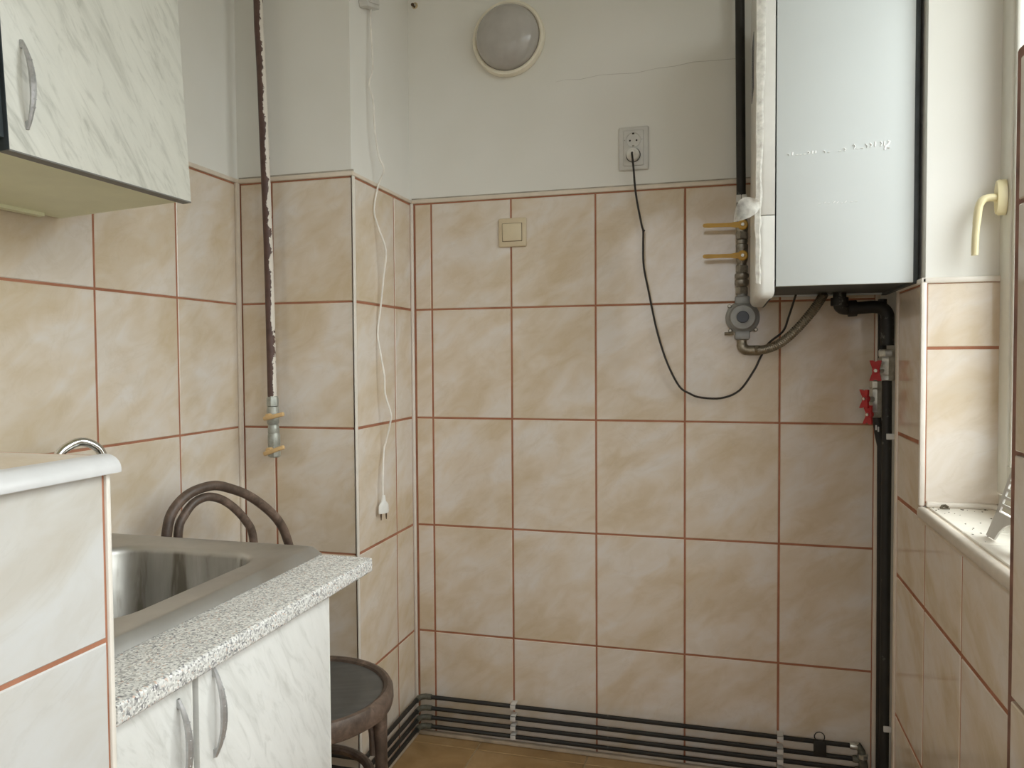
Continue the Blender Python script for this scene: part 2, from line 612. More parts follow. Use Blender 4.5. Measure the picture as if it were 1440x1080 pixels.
ROWS = [0.0, 0.3256, 0.6587, 0.9918, 1.3249, 1.648]
XL, XR, YC, XS = -0.405, 1.258, -0.390, -0.0645
CEIL, YB = 2.70, -3.40

# ------------------------------------------------------------------ room shell
# floor
fl = structure(MB().box((-0.6, YB - 0.1, -0.10), (1.9, 0.12, -0.003)).build('floor', FLOORGROUT))
tiles(fl, '+z', 0.0, [XL] + [-0.18 + 0.33 * k for k in range(6)], sorted([-0.06 - 0.33 * k for k in range(11)] + [0.0]), FLOOR, gap=0.003, d=0.002, name='floor_tile')
structure(MB().box((-0.6, YB - 0.1, CEIL), (1.9, 0.12, CEIL + 0.1)).build('ceiling', PLASTER))

# back wall: plaster above, terracotta grout behind the tiles below
wb = structure(MB().box((-0.6, 0.006, 0.0), (1.42, 0.12, CEIL)).build('wall_back', PLASTER))
MB().box((XS, 0.0014, 0.0), (1.262, 0.0065, 1.650)).build('grout', GROUT, wb)
tiles(wb, '-y', 0.0, [XS + 0.010, 0.0] + [0.253 * k for k in range(1, 5)] + [1.251], ROWS)
MB().box((XS, -0.004, 1.6495), (1.262, 0.0065, 1.662), 0.003).build('border_strip', TRIM, wb)
MB().box((XS, 0.0035, 1.662), (1.262, 0.0065, 1.6665)).build('drab_strip', DRABLINE, wb)
MB().box((1.2505, -0.006, 0.0), (1.2625, 0.0065, 1.650), 0.003).build('corner_strip', TRIM, wb)
cr = [(0.39, 1.990), (0.42, 1.994), (0.46, 1.990), (0.52, 1.997), (0.57, 1.995), (0.62, 1.992), (0.68, 1.999), (0.73, 2.000), (0.78, 2.006), (0.84, 2.004), (0.90, 2.003)]
MB().tube([(x, 0.0058, z - 0.012) for x, z in cr], [0.0003] * 2 + [0.0005] * 5 + [0.0007] * 4, 5).build('hairline_crack', GREYLINE, wb)

# flue box in the left corner
wf = structure(MB().box((-0.6, YC + 0.007, 0.0), (XS - 0.007, 0.006, CEIL)).build('wall_flue', PLASTER))
MB().box((XL, YC + 0.0014, 0.0), (XS - 0.0014, YC + 0.0075, 1.650)).box((XS - 0.0075, YC + 0.0014, 0.0), (XS - 0.0014, 0.0, 1.650)).build('grout', GROUT, wf)
tiles(wf, '-y', YC, [XL + 0.005, -0.303, XS - 0.003], ROWS)
tiles(wf, '+x', XS, [YC + 0.010, -0.132, -0.008], ROWS, gap=0.0065)
MB().box((XL, YC - 0.004, 1.6495), (XS + 0.003, YC + 0.0075, 1.662), 0.003).build('border_strip', TRIM, wf)
MB().box((XS - 0.0075, YC, 1.6495), (XS + 0.004, 0.0, 1.660), 0.003).build('border_strip', TRIM, wf)
MB().box((XL, YC + 0.0035, 1.662), (XS, YC + 0.0075, 1.667)).build('drab_strip', DRABLINE, wf)
MB().box((XS - 0.002, YC - 0.003, 0.0), (XS + 0.003, YC + 0.009, 1.650), 0.0024).build('corner_strip', TRIMW, wf)
MB().box((XS - 0.002, -0.010, 0.0), (XS + 0.008, 0.0, 1.650), 0.003).build('corner_strip', TRIMW, wf)

# left wall
wl = structure(MB().box((-0.6, YB, 0.0), (XL - 0.007, YC + 0.01, CEIL)).build('wall_left', PLASTER))
MB().box((XL - 0.0075, -2.66, 0.0), (XL - 0.0014, YC, 1.650)).build('grout', GROUT, wl)
tiles(wl, '+x', XL, [-0.640 - 0.253 * k for k in range(8, -1, -1)] + [YC - 0.014], ROWS)
MB().box((XL - 0.0075, -2.66, 1.6495), (XL + 0.004, YC, 1.662), 0.003).build('border_strip', TRIM, wl)
MB().box((XL - 0.002, YC - 0.017, 0.0), (XL + 0.007, YC - 0.0015, 1.650), 0.003).build('corner_strip', TRIM, wl)

# right wall, with the pipe recess in the corner and the window opening
YW0, YW1, ZS, ZH = -0.465, -2.30, 0.862, 2.40              # window opening
wr = structure(MB().box((XR + 0.007, YW0 + 0.007, 0.0), (1.402, -0.215, CEIL)).build('wall_right', PLASTER))
MB().box((1.402, -0.402, 0.0), (1.442, -0.215, CEIL)).build('window_rebate', PLASTER, wr)
MB().box((1.31, -0.22, 0.0), (1.62, 0.0065, CEIL)).build('recess_back', PLASTER, wr)
MB().box((XR + 0.007, YW1, 0.0), (1.442, -0.40, ZS - 0.03)).build('wall_below_window', PLASTER, wr)
MB().box((XR + 0.007, YW1, ZH), (1.442, -0.40, CEIL)).build('wall_above_window', PLASTER, wr)
MB().box((XR + 0.007, YB, 0.0), (1.442, YW1, CEIL)).build('wall_beside_window', PLASTER, wr)
MB().box((XR + 0.0014, YW0 + 0.003, 0.0), (XR + 0.0075, -0.222, 1.322)).box((XR + 0.0014, -2.60, 0.0), (XR + 0.0075, YW0 + 0.003, 0.835)).build('grout', GROUT, wr)
yj = [-0.504, -0.245]
tiles(wr, '-x', XR, [YW0 + 0.008, -0.245], [0.841, 0.9918, 1.322], gap=0.0075)
tiles(wr, '-x', XR, [-2.275, -2.022, -1.769, -1.516, -1.263, -1.010, -0.757, -0.504, -0.245], ROWS[:3] + [0.841], gap=0.0085)
MB().box((XR - 0.003, -0.243, 0.0), (XR + 0.006, -0.232, 1.325), 0.003).build('corner_strip', TRIM, wr)
MB().box((XR - 0.002, -0.230, 0.0), (XR + 0.006, -0.219, 1.325), 0.003).build('corner_strip', TRIM, wr)
MB().box((XR - 0.003, YW0 - 0.004, ZS), (XR + 0.008, YW0 + 0.008, 1.325), 0.003).build('corner_strip', TRIMW, wr)
MB().box((XR - 0.003, YW0 - 0.004, 1.322), (XR + 0.0075, -0.222, 1.334), 0.003).build('border_strip', TRIMW, wr)
MB().box((XR, YW0 + 0.0014, ZS), (1.40, YW0 + 0.0075, 1.322)).build('reveal_grout', GROUT, wr)
tiles(wr, '-y', YW0, [XR + 0.007, 1.412], [ZS + 0.006, 1.189, 1.324], gap=0.005)
MB().box((XR - 0.002, YW0 - 0.004, 1.322), (1.40, YW0 + 0.0075, 1.334), 0.003).build('border_strip', TRIMW, wr)
MB().box((XR + 0.01, YW0 - 0.010, ZS - 0.002), (1.40, YW0 + 0.004, ZS + 0.010), 0.004).build('sill_edge_strip', TRIMW, wr)

# wall behind the camera, with a window added for fill light
wre = structure(MB().box((-0.6, YB - 0.1, 0.0), (0.10, YB, CEIL)).build('wall_rear', PLASTER))
MB().box((1.20, YB - 0.1, 0.0), (1.9, YB, CEIL)).build('wall_beside_window', PLASTER, wre)
MB().box((0.10, YB - 0.1, 2.20), (1.20, YB, CEIL)).build('wall_above_window', PLASTER, wre)
MB().box((0.10, YB - 0.1, 0.0), (1.20, YB, 0.90)).build('wall_below_window', PLASTER, wre)
w2 = structure(MB().box((0.10, YB - 0.08, 0.90), (0.16, YB - 0.03, 2.20)).box((1.14, YB - 0.08, 0.90), (1.20, YB - 0.03, 2.20)).box((0.155, YB - 0.08, 0.90), (1.145, YB - 0.03, 0.96)).box((0.155, YB - 0.08, 2.14), (1.145, YB - 0.03, 2.20)).build('rear_fill_window', PVC))  # unseen window, added and sized to fill the back wall with light
MB().box((0.155, YB - 0.058, 0.955), (1.145, YB - 0.052, 2.145)).build('tinted_pane', TINT, w2)

# window sill: pale tiles with a rounded front strip
sl = structure(MB().box((XR - 0.002, YW1, ZS - 0.030), (1.402, YW0 + 0.006, ZS - 0.003)).build('trim_1', plain('pale_sill_core', (0.58, 0.50, 0.40), 0.8)))
tiles(sl, '+z', ZS, [XR + 0.012, 1.40], [-2.30, -2.15, -1.95, -1.70, -1.45, -1.20, -0.98, -0.797, -0.708, -0.477], plain('pale_sill_tile', (0.74, 0.70, 0.62), 0.3, var=0.06, scale=18), gap=0.003, d=0.004, name='sill_tile')
MB().box((XR - 0.008, -2.29, ZS - 0.024), (XR + 0.011, YW0 - 0.001, ZS + 0.0005), 0.008, 3).build('rounded_sill_edge', plain('pale_sill_edge', (0.66, 0.60, 0.52), 0.35, var=0.08), sl)

# baseboards
structure(MB().box((XS, -0.014, 0.0), (1.262, -0.0005, 0.013), 0.004).build('baseboard_back', BASE))
structure(MB().box((XS + 0.0005, YC, 0.0), (XS + 0.014, -0.014, 0.013), 0.004).build('baseboard_left', BASE))

# near jamb: tiled pier, mortar showing round its tiles
wp = structure(MB().box((1.248, -1.30, 0.0), (1.44, -1.008, 1.592), 0.006).build('wall_pier', MORTAR))
tiles(wp, '-x', 1.238, [-1.30, -1.053], [0.0, 0.044, 0.377, 0.710, 1.043, 1.376, 1.568], gap=0.006, d=0.010)

# window: frame, three sashes, panes
XG = 1.402
wn = structure(MB().box((XG, -0.432, ZS), (XG + 0.038, -0.404, ZH)).box((XG, YW1, ZS), (XG + 0.038, YW1 + 0.02, ZH)).box((XG, YW1 + 0.02, ZH - 0.03), (XG + 0.038, -0.432, ZH)).box((XG, YW1 + 0.02, ZS), (XG + 0.038, -0.432, ZS + 0.03)).build('window_1', PVC))
for ya, yb in ((-0.434, -1.085), (-1.088, -1.69), (-1.693, YW1 + 0.021)):
    s = MB()
    s.box((XG - 0.003, ya - 0.080, ZS + 0.033), (XG + 0.012, ya, ZH - 0.033), 0.003)
    s.box((XG - 0.003, yb, ZS + 0.033), (XG + 0.012, yb + 0.070, ZH - 0.033), 0.003)
    s.box((XG - 0.002, yb + 0.068, ZS + 0.033), (XG + 0.012, ya - 0.078, ZS + 0.095), 0.003)
    s.box((XG - 0.002, yb + 0.068, ZH - 0.095), (XG + 0.012, ya - 0.078, ZH - 0.033), 0.003)
    s.box((XG + 0.0115, ya - 0.018, ZS + 0.033), (XG + 0.036, ya, ZH - 0.033)).box((XG + 0.0115, yb, ZS + 0.033), (XG + 0.036, yb + 0.018, ZH - 0.033))
    sa = s.build('sash', PVC, wn)
    MB().box((XG + 0.001, ya - 0.092, ZS + 0.090), (XG + 0.012, ya - 0.079, ZH - 0.090), 0.003).build('glazing_bead', PVC, sa)
    MB().box((XG + 0.012, yb + 0.05, ZS + 0.080), (XG + 0.016, ya - 0.060, ZH - 0.080)).build('pane', GLASS, sa)
# espagnolette handle of the far sash
hy = -0.493
hr = MB().lathe([(0.013, -0.018), (0.014, -0.014), (0.014, -0.001)], (XG - 0.003, hy, 1.4845), (1, 0, 0), 24)
for v in hr.bm.verts:
    v.co.z = 1.4845 + (v.co.z - 1.4845) * 2.5
rose = hr.build('handle_plate', CREAM, wn)
MB().tube(spline([(XG - 0.019, hy, 1.484), (XG - 0.031, hy, 1.485), (XG - 0.043, hy - 0.001, 1.482), (XG - 0.051, hy - 0.003, 1.470), (XG - 0.055, hy - 0.005, 1.445), (XG - 0.058, hy - 0.006, 1.41), (XG - 0.059, hy - 0.006, 1.372)], 4),
          [0.0095] * 6 + [0.0095] * 6 + [0.0088] * 6 + [0.0078] * 6 + [0.0072], 12, flat=0.8).build('handle_lever', CREAM, wn)

# half-height tiled partition beside the camera
XP, YP = 0.235, -1.551
wh = structure(MB().box((XL, -2.30, 0.0), (XP - 0.007, YP - 0.004, 1.060)).build('wall_partition', PLASTER))
MB().box((XP - 0.0075, -2.30, 0.0), (XP - 0.0014, YP - 0.002, 1.060)).build('grout', GROUT, wh)
tiles(wh, '+x', XP, [-2.30, -2.065, -1.812, YP - 0.0065], [0.0, 0.213, 0.546, 0.879, 1.058], PALETILE, gap=0.0045)
MB().box((XP - 0.006, YP - 0.0065, 0.0), (XP + 0.002, YP, 1.060), 0.002).build('corner_strip', TRIMW, wh)
MB().box((XL, YP - 0.012, 1.060), (XP - 0.006, YP + 0.003, 1.0735)).build('cap_grout', GROUT, wh)
tiles(wh, '+z', 1.0745, [XL + 0.003, -0.20, 0.02, XP - 0.006], [-2.30, -2.04, -1.79, YP - 0.002], gap=0.003)
pf = []
for k in range(7):
    a = k / 6 * PI / 2
    pf.append((XP - 0.008 + 0.020 * math.sin(a), 1.0600 + 0.0155 * math.cos(a)))
poly = [(XP - 0.010, -2.30, 1.0755)] + [(x, -2.30, z) for x, z in pf[1:]] + [(XP + 0.012, -2.30, 1.0565), (XP - 0.010, -2.30, 1.0565)]
MB().prism(poly, (0, 2.30 + YP + 0.004, 0)).build('rounded_cap_edge', CAPM, wh)

# ------------------------------------------------------------------ boiler on the right wall
BX0, BX1, BY0, BY1, BZ0, BZ1 = 0.972, 1.252, -0.430, -0.100, 1.328, 2.06
bo = thing('gas_boiler', 'white wall-hung gas boiler in the corner beside the window', 'boiler', (1.11, -0.265, BZ0))
MB().box((BX0 + 0.002, BY0, BZ0), (BX1 - 0.004, BY0 + 0.012, BZ1), 0.0015).build('side_panel', BOILERW, bo)
MB().box((BX0 + 0.002, BY1 - 0.012, BZ0), (BX1 - 0.004, BY1, BZ1), 0.0015).build('side_panel', BOILERW, bo)
MB().box((BX1 - 0.006, BY0 + 0.004, BZ0 - 0.002), (BX1 + 0.006, BY1, BZ1), 0.001).build('back_plate', UNDER, bo)
MB().box((BX0 + 0.004, BY0 + 0.011, BZ1 - 0.015), (BX1 - 0.006, BY1 - 0.011, BZ1 - 0.002)).build('top_panel', BOILERW, bo)
MB().box((BX0 + 0.004, BY0 + 0.011, BZ0 + 0.004), (BX1 - 0.006, BY1 - 0.011, BZ0 + 0.02)).build('bottom_plate', UNDER, bo)


def cover(z0, z1, lip):
    """front cover section, rounded vertical edges, seen edge-on; lip rounds the bottom"""
    xs0, xs1 = 0.930, BX0 - 0.001
    def outline(inset):
        r = 0.020
        p = [(xs1, BY0 - 0.001 + inset), (xs0 + r + inset, BY0 - 0.001 + inset)]
        for k in range(1, 6):
            a = k / 6 * PI / 2
            p.append((xs0 + r - (r - inset) * math.sin(a), BY0 - 0.001 + r - (r - inset) * math.cos(a)))
        p += [(xs0 + inset, BY0 + r), (xs0 + inset, BY1 - r)]
        for k in range(1, 6):
            a = k / 6 * PI / 2
            p.append((xs0 + r - (r - inset) * math.cos(a), BY1 - r + (r - inset) * math.sin(a)))
        p += [(xs0 + r + inset, BY1 + 0.001 - inset), (xs1, BY1 + 0.001 - inset)]
        return p
    m = MB()
    rings = []
    if lip:
        for k in range(5):
            a = k / 4 * PI / 2
            q = 0.016 * (1 - math.sin(a))
            rings.append(m.ring([(x - (0.010 * (1 - math.sin(a)) if i in (0, len(outline(0)) - 1) else 0), y, z0 + 0.016 * (1 - math.cos(a))) for i, (x, y) in enumerate(outline(q * 0.9))]))
    else:
        rings.append(m.ring([(x, y, z0) for x, y in outline(0.001)]))
        rings.append(m.ring([(x, y, z0 + 0.0015) for x, y in outline(0)]))
    rings.append(m.ring([(x, y, z1 - 0.0015) for x, y in outline(0)]))
    rings.append(m.ring([(x, y, z1) for x, y in outline(0.001)]))
    return m.skin(rings)


cover(1.302, 1.4835, True).build('lower_cover', BOILERC, bo)
cv = cover(1.4855, BZ1, False).build('front_cover', BOILERC, bo)
MB().box((0.9290, -0.32, 1.80), (0.9325, -0.20, 1.93), 0.001).build('dark_strip', plain('dark_blue_strip', (0.03, 0.035, 0.07), 0.2), bo)  # plain dark blue strip on the front of the cover
# peeling protective film along the front edge, torn flap at the seam
m = MB()
cols = []
zz = [1.335, 1.36, 1.385, 1.405, 1.43, 1.455, 1.47, 1.485, 1.50, 1.53, 1.57, 1.62, 1.68, 1.74, 1.80, 1.87, 1.94, 2.0]
for i, z in enumerate(zz):
    w = 0.006 + 0.002 * math.sin(i * 2.3) + 0.012 * max(0, (z - 1.45) / 0.6)
    d = 0.0015 + 0.003 * abs(math.sin(i * 1.7)) + (0.006 if 5 <= i <= 8 else 0)
    cols.append(m.ring([(0.936, BY0 - 0.0035 + 0.008, z), (0.9325 - d * 0.4, BY0 - 0.001 - d * 0.5, z + 0.002), (0.936 + w * 0.45, BY0 - 0.003 - d * 0.4, z), (0.936 + w, BY0 - 0.0022, z - 0.002)]))
m.skin(cols, closed=False, cap0=False, cap1=False)
m.build('peeling_film', FILM, bo)
m = MB()
fr = []
for i in range(11):
    t = i / 10
    cx, cz = 0.938 - 0.052 * t, 1.512 - 0.004 * t - 0.036 * t * t
    hw = (0.004 + 0.019 * math.sin(PI * min(1, t * 0.98 + 0.02))) if i < 10 else 0.002
    fr.append(m.ring([(cx - 0.62 * hw * q, BY0 - 0.008 - 0.009 * math.sin(3 * t + q) - 0.004 * q * q, cz + 0.78 * hw * q) for q in (-1, -0.4, 0.2, 0.7, 1)]))
m.skin(fr, closed=False, cap0=False, cap1=False)
m.build('film_flap', FILM, bo)
# shiny glue left behind by a removed sticker: mirror-written, unreadable strokes
m = MB()
rg = random.Random(3)


def stroke(x, z, pts, r=0.0016):
    m.tube([(x + a, BY0 - 0.0006, z + b) for a, b in pts], r, 5, flat=0.6)


x = 0.990
for k in range(20):
    big = k >= 12
    z = 1.611 + 0.0045 * (k / 19) ** 2 + (0.002 if big else 0)
    h = (0.010 if big else 0.006) * rg.uniform(0.6, 1.1)
    x += rg.uniform(0.006, 0.0105) + (0.012 if k in (8, 10, 12) else 0)
    typ = rg.randint(0, 3)
    if typ == 0:
        stroke(x, z, [(0, 0), (0.0005, h)])
    elif typ == 1:
        stroke(x, z, [(0, 0), (0.003, h * 0.5), (0.0, h), (-0.002, h * 0.8)])
    elif typ == 2:
        stroke(x, z, [(-0.002, h), (0.002, h * 0.4), (0.001, 0)])
    else:
        stroke(x, z, [(-0.0025, 0.0), (0.002, 0.0005)])
for a, b in ((1.190, 0), (1.196, 0.001)):
    stroke(a, 1.609, [(0, 0), (0.002, 0.006), (0.008, 0.012), (0.010, 0.017), (0.006, 0.018)] if b == 0 else [(0, 0.004), (0.004, 0.003)], 0.0021)
x = 1.050
for k in range(9):
    x += rg.uniform(0.006, 0.012)
    stroke(x, 1.503 + 0.001 * math.sin(k), [(0, 0), (0.004, rg.uniform(0, 0.004))], 0.0012)
g = m.build('glue_traces', GLUE, bo); g['kind'] = 'stuff'

# ------------------------------------------------------------------ gas line to the boiler


def hexnut(m, c, ax, r, h, seg=6):
    m.lathe([(r * 0.9, -h / 2), (r, -h / 2 + 0.0015), (r, h / 2 - 0.0015), (r * 0.9, h / 2)], c, ax, seg, phase=0.5)


GX, GY = 0.911, -0.042
gp = thing('gas_supply_line', 'black gas riser with two yellow lever valves and round grey regulator beside the boiler', 'gas pipe', (GX, GY, 1.20))
MB().tube([(0.9015, GY, CEIL), (0.9035, GY, 2.128), (0.9085, GY, 1.608), (0.9105, GY, 1.535)], 0.0125, 14).build('riser_pipe', BLACKP, gp)
for dx in (-0.0072, 0.0072):
    MB().box((0.909 + dx - 0.0066, GY - 0.0155, 1.5875), (0.909 + dx + 0.0066, 0.0, 1.608), 0.002).build('pipe_clamp', GREYW, gp)
vz = (1.5265, 1.4445)
m = MB()
for z, r in ((1.500, 0.0165), (1.4105, 0.0165), (1.352, 0.0165)):
    hexnut(m, (GX, GY, z), (0, 0, 1), r, 0.020)
m.lathe([(0.013, 1.505), (0.015, 1.512), (0.0165, 1.522), (0.0165, 1.530), (0.014, 1.540), (0.013, 1.545)], (GX, GY, 0), seg=16)
m.lathe([(0.012, 1.425), (0.0145, 1.432), (0.0165, 1.440), (0.0165, 1.450), (0.0155, 1.462), (0.016, 1.468), (0.016, 1.476), (0.0135, 1.478), (0.015, 1.484), (0.015, 1.488), (0.012, 1.490)], (GX, GY, 0), seg=16)
m.lathe([(0.012, 1.340), (0.012, 1.362), (0.0165, 1.366), (0.0185, 1.372), (0.0185, 1.380), (0.015, 1.384), (0.0185, 1.389), (0.0185, 1.397), (0.014, 1.400), (0.012, 1.425)], (GX, GY, 0), seg=16)
m.build('threaded_fitting', ZINC, gp)
for z, tip in zip(vz, (1.5285, 1.4455)):
    m = MB()
    m.lathe([(0.0125, 0.0), (0.0135, -0.002), (0.0135, -0.005), (0.011, -0.007)], (GX + 0.001, GY - 0.018, z), (0, 1, 0), 20)
    lv = [(GX + 0.004, 0.0085), (GX - 0.018, 0.0075), (GX - 0.028, 0.0055), (GX - 0.060, 0.005), (GX - 0.090, 0.0058), (GX - 0.099, 0.0050), (GX - 0.102, 0.002)]
    top = [(x, GY - 0.0215 - 0.003, z + (tip - z) * (GX - x) / 0.1 + h) for x, h in lv]
    bot = [(x, GY - 0.0215 - 0.003, z + (tip - z) * (GX - x) / 0.1 - h) for x, h in reversed(lv)]
    m.prism(top + bot, (0, 0.0035, 0))
    le = m.build('lever', YELLOW, gp)
    b = MB(); hexnut(b, (GX + 0.001, GY - 0.027, z), (0, 1, 0), 0.0048, 0.005); b.build('bolt', NICKEL, le)
# regulator
RZ = 1.2795
m = MB()
m.lathe([(0.014, 1.335), (0.014, 1.345), (0.0165, 1.345)], (GX + 0.001, GY, 0), seg=16)
m.lathe([(0.030, 0.012), (0.0425, 0.008), (0.0445, 0.004), (0.0445, -0.004), (0.042, -0.008), (0.036, -0.012), (0.034, -0.022), (0.031, -0.026), (0.018, -0.028), (0.0175, -0.030), (0.0165, -0.030)], (GX + 0.002, GY - 0.008, RZ), (0, 1, 0), 36)
m.box((GX - 0.018, GY - 0.020, RZ - 0.060), (GX + 0.021, GY + 0.016, RZ - 0.036), 0.005)
m.box((GX - 0.018, GY - 0.020, RZ + 0.036), (GX + 0.021, GY + 0.016, RZ + 0.058), 0.005)
rgo = m.build('regulator_body', REGUL, gp)
MB().lathe([(0.0160, -0.026), (0.0160, -0.0335), (0.0145, -0.035)], (GX + 0.002, GY - 0.008, RZ), (0, 1, 0), 24).build('dark_cap', plain('dark_blue_cap', (0.02, 0.024, 0.034), 0.35), rgo)
for sx, sz in ((-0.034, 0.031), (0.036, 0.031), (-0.032, -0.035), (0.034, -0.033)):
    MB().lathe([(0.0052, 0.010), (0.0052, -0.008), (0.0035, -0.011)], (GX + 0.002 + sx, GY - 0.008, RZ + sz), (0, 1, 0), 10).build('screw_boss', ZINC, rgo)
MB().lathe([(0.004, -0.012), (0.004, 0.012)], (GX - 0.033, GY - 0.018, RZ - 0.043), (1, 0, 0), 8).build('side_nipple', HOSE, rgo)
# elbow and ribbed hose to the boiler
MB().tube(spline([(GX + 0.001, GY, 1.226), (GX + 0.001, GY, 1.206), (GX + 0.006, GY - 0.001, 1.196), (GX + 0.016, GY - 0.003, 1.1915), (GX + 0.036, GY - 0.006, 1.191)], 4), [0.013] * 4 + [0.0145] * 8 + [0.0135] * 5, 14).build('elbow', HOSE, gp)
m = MB(); hexnut(m, (GX + 0.041, GY - 0.008, 1.191), (1, -0.15, 0), 0.0155, 0.012); m.build('hose_nut', HOSE, gp)
hp = spline([(GX + 0.040, GY - 0.008, 1.191), (0.972, -0.066, 1.1935), (1.001, -0.085, 1.205), (1.029, -0.102, 1.227), (1.056, -0.115, 1.256), (1.080, -0.128, 1.287), (1.098, -0.140, 1.315), (1.106, -0.148, 1.3315)], 14)
MB().tube(hp, [0.0108 + (0.0016 if i % 2 else 0.0) for i in range(len(hp))], 12).build('ribbed_hose', HOSE, gp)

# ------------------------------------------------------------------ black heating pipes, right corner
hp_ = thing('heating_pipe', 'thick black heating pipe from under the boiler down the right corner', 'pipe', (1.265, -0.12, 0.0))
HY = -0.120
px = 1.2575
MB().tube(spline([(1.1435, HY - 0.02, 1.338), (1.1435, HY - 0.02, 1.318), (1.144, HY - 0.018, 1.303), (1.152, HY - 0.01, 1.2945), (1.170, HY, 1.2935), (1.205, HY, 1.2955), (1.226, HY, 1.2965), (1.244, HY, 1.293), (px - 0.002, HY, 1.280), (px, HY, 1.262), (px, HY, 1.20)], 5), 0.0158, 16).build('elbow_pipe', DRIPPED, hp_)
MB().lathe([(0.021, 1.300), (0.021, 1.320)], (1.1435, HY - 0.02, 0), seg=14).lathe([(0.0205, -0.010), (0.0205, 0.010)], (1.176, HY, 1.2938), (1, 0, 0.05), 14).build('collar', DRIPPED, hp_)
MB().tube([(px, HY, 1.115), (1.2585, HY, 0.96), (1.259, HY, 0.40), (1.259, HY, 0.0)], 0.0118, 16).build('lower_pipe', BLACKP, hp_)
m = MB()
m.lathe([(0.0165, 1.112), (0.0185, 1.114), (0.0185, 1.124), (0.0175, 1.126), (0.0185, 1.130), (0.0185, 1.146), (0.0205, 1.150), (0.0205, 1.166), (0.019, 1.170), (0.017, 1.176)], (px, HY, 0), seg=8)
m.lathe([(0.0195, 1.172), (0.0205, 1.176), (0.0205, 1.186), (0.018, 1.19)], (px, HY, 0), seg=8, phase=0.5)
m.lathe([(0.008, 0.0), (0.008, 0.028)], (px - 0.012, HY - 0.006, 1.1385), (-0.62, -0.8, 0), 10)
m.build('valve_body', NICKEL, hp_)


def butterfly(parent, c, ax, size):
    """two-winged valve handle around its stem"""
    ax = Vector(ax).normalized(); c = Vector(c)
    up = Vector((0, 0, 1)); side = ax.cross(up).normalized()
    m = MB()
    for s in (1, -1):
        o = [(-0.28, 0.12), (-0.42, 0.62), (-0.50, 0.98), (-0.25, 1.0), (0.0, 0.86), (0.25, 1.0), (0.50, 0.98), (0.42, 0.62), (0.28, 0.12)]
        m.prism([c + side * (a * size * 1.08) + up * (s * b * size) + ax * (abs(b) * size * 0.25) for a, b in o], ax * 0.006)
    m.lathe([(0.009, -0.003), (0.009, 0.007), (0.007, 0.009)], c, ax, 14)
    h = m.build('butterfly_handle', RED, parent)
    n = MB(); hexnut(n, c + ax * 0.010, ax, 0.0045, 0.004); n.build('bolt', NICKEL, h)


butterfly(hp_, (1.2290, HY - 0.026, 1.1375), (-0.42, -1, 0), 0.0255)
for z, lab in ((0.9735, 0), (0.236, 1)):
    MB().box((1.254, HY - 0.021, z - 0.0075), (1.292, HY - 0.0155, z + 0.0075), 0.0015).box((1.2860, HY - 0.021, z - 0.0075), (1.292, -0.10, z + 0.0075), 0.0015).build('wall_clip', GREYW, hp_)

h2 = thing('thin_heating_pipe', 'thinner black heating pipe behind the thick one, with two red handles', 'pipe', (1.2490, -0.058, 0.0))
QX, QY = 1.247, -0.058
MB().tube([(QX + 0.012, QY + 0.01, 1.32), (QX + 0.012, QY + 0.01, 1.16), (QX + 0.008, QY + 0.006, 1.13), (QX - 0.003, QY, 1.105)], 0.0105, 12).tube([(QX - 0.002, QY, 1.02), (QX + 0.004, QY, 0.975), (QX + 0.011, QY, 0.94), (QX + 0.013, QY, 0.60), (QX + 0.015, QY, 0.0)], 0.0105, 14).build('pipe', BLACKP, h2)
m = MB()
m.lathe([(0.012, 1.015), (0.0155, 1.018), (0.0155, 1.032), (0.013, 1.036), (0.0145, 1.045), (0.0145, 1.085), (0.013, 1.089), (0.0155, 1.092), (0.0155, 1.108), (0.012, 1.112)], (QX - 0.003, QY, 0), seg=8)
m.lathe([(0.007, 0.0), (0.007, 0.024)], (QX - 0.012, QY - 0.008, 1.0625), (-1, -0.6, 0), 10)
m.lathe([(0.007, 0.0), (0.007, 0.020)], (QX - 0.006, QY - 0.012, 1.024), (-1, -0.9, 0), 10)
m.build('valve_body', NICKEL, h2)
butterfly(h2, (QX - 0.030, QY - 0.028, 1.0645), (-0.9, -0.75, 0), 0.0240)
butterfly(h2, (QX - 0.022, QY - 0.030, 1.0245), (-0.9, -0.8, 0), 0.0240)
for k in (0, 1):
    MB().box((QX - 0.006 + 0.0055 * k, QY - 0.0135, 0.983 - 0.004 * k), (QX - 0.0025 + 0.0055 * k, QY - 0.009, 0.996 - 0.004 * k), 0.0008).build('solder_drip', GREYW, h2)

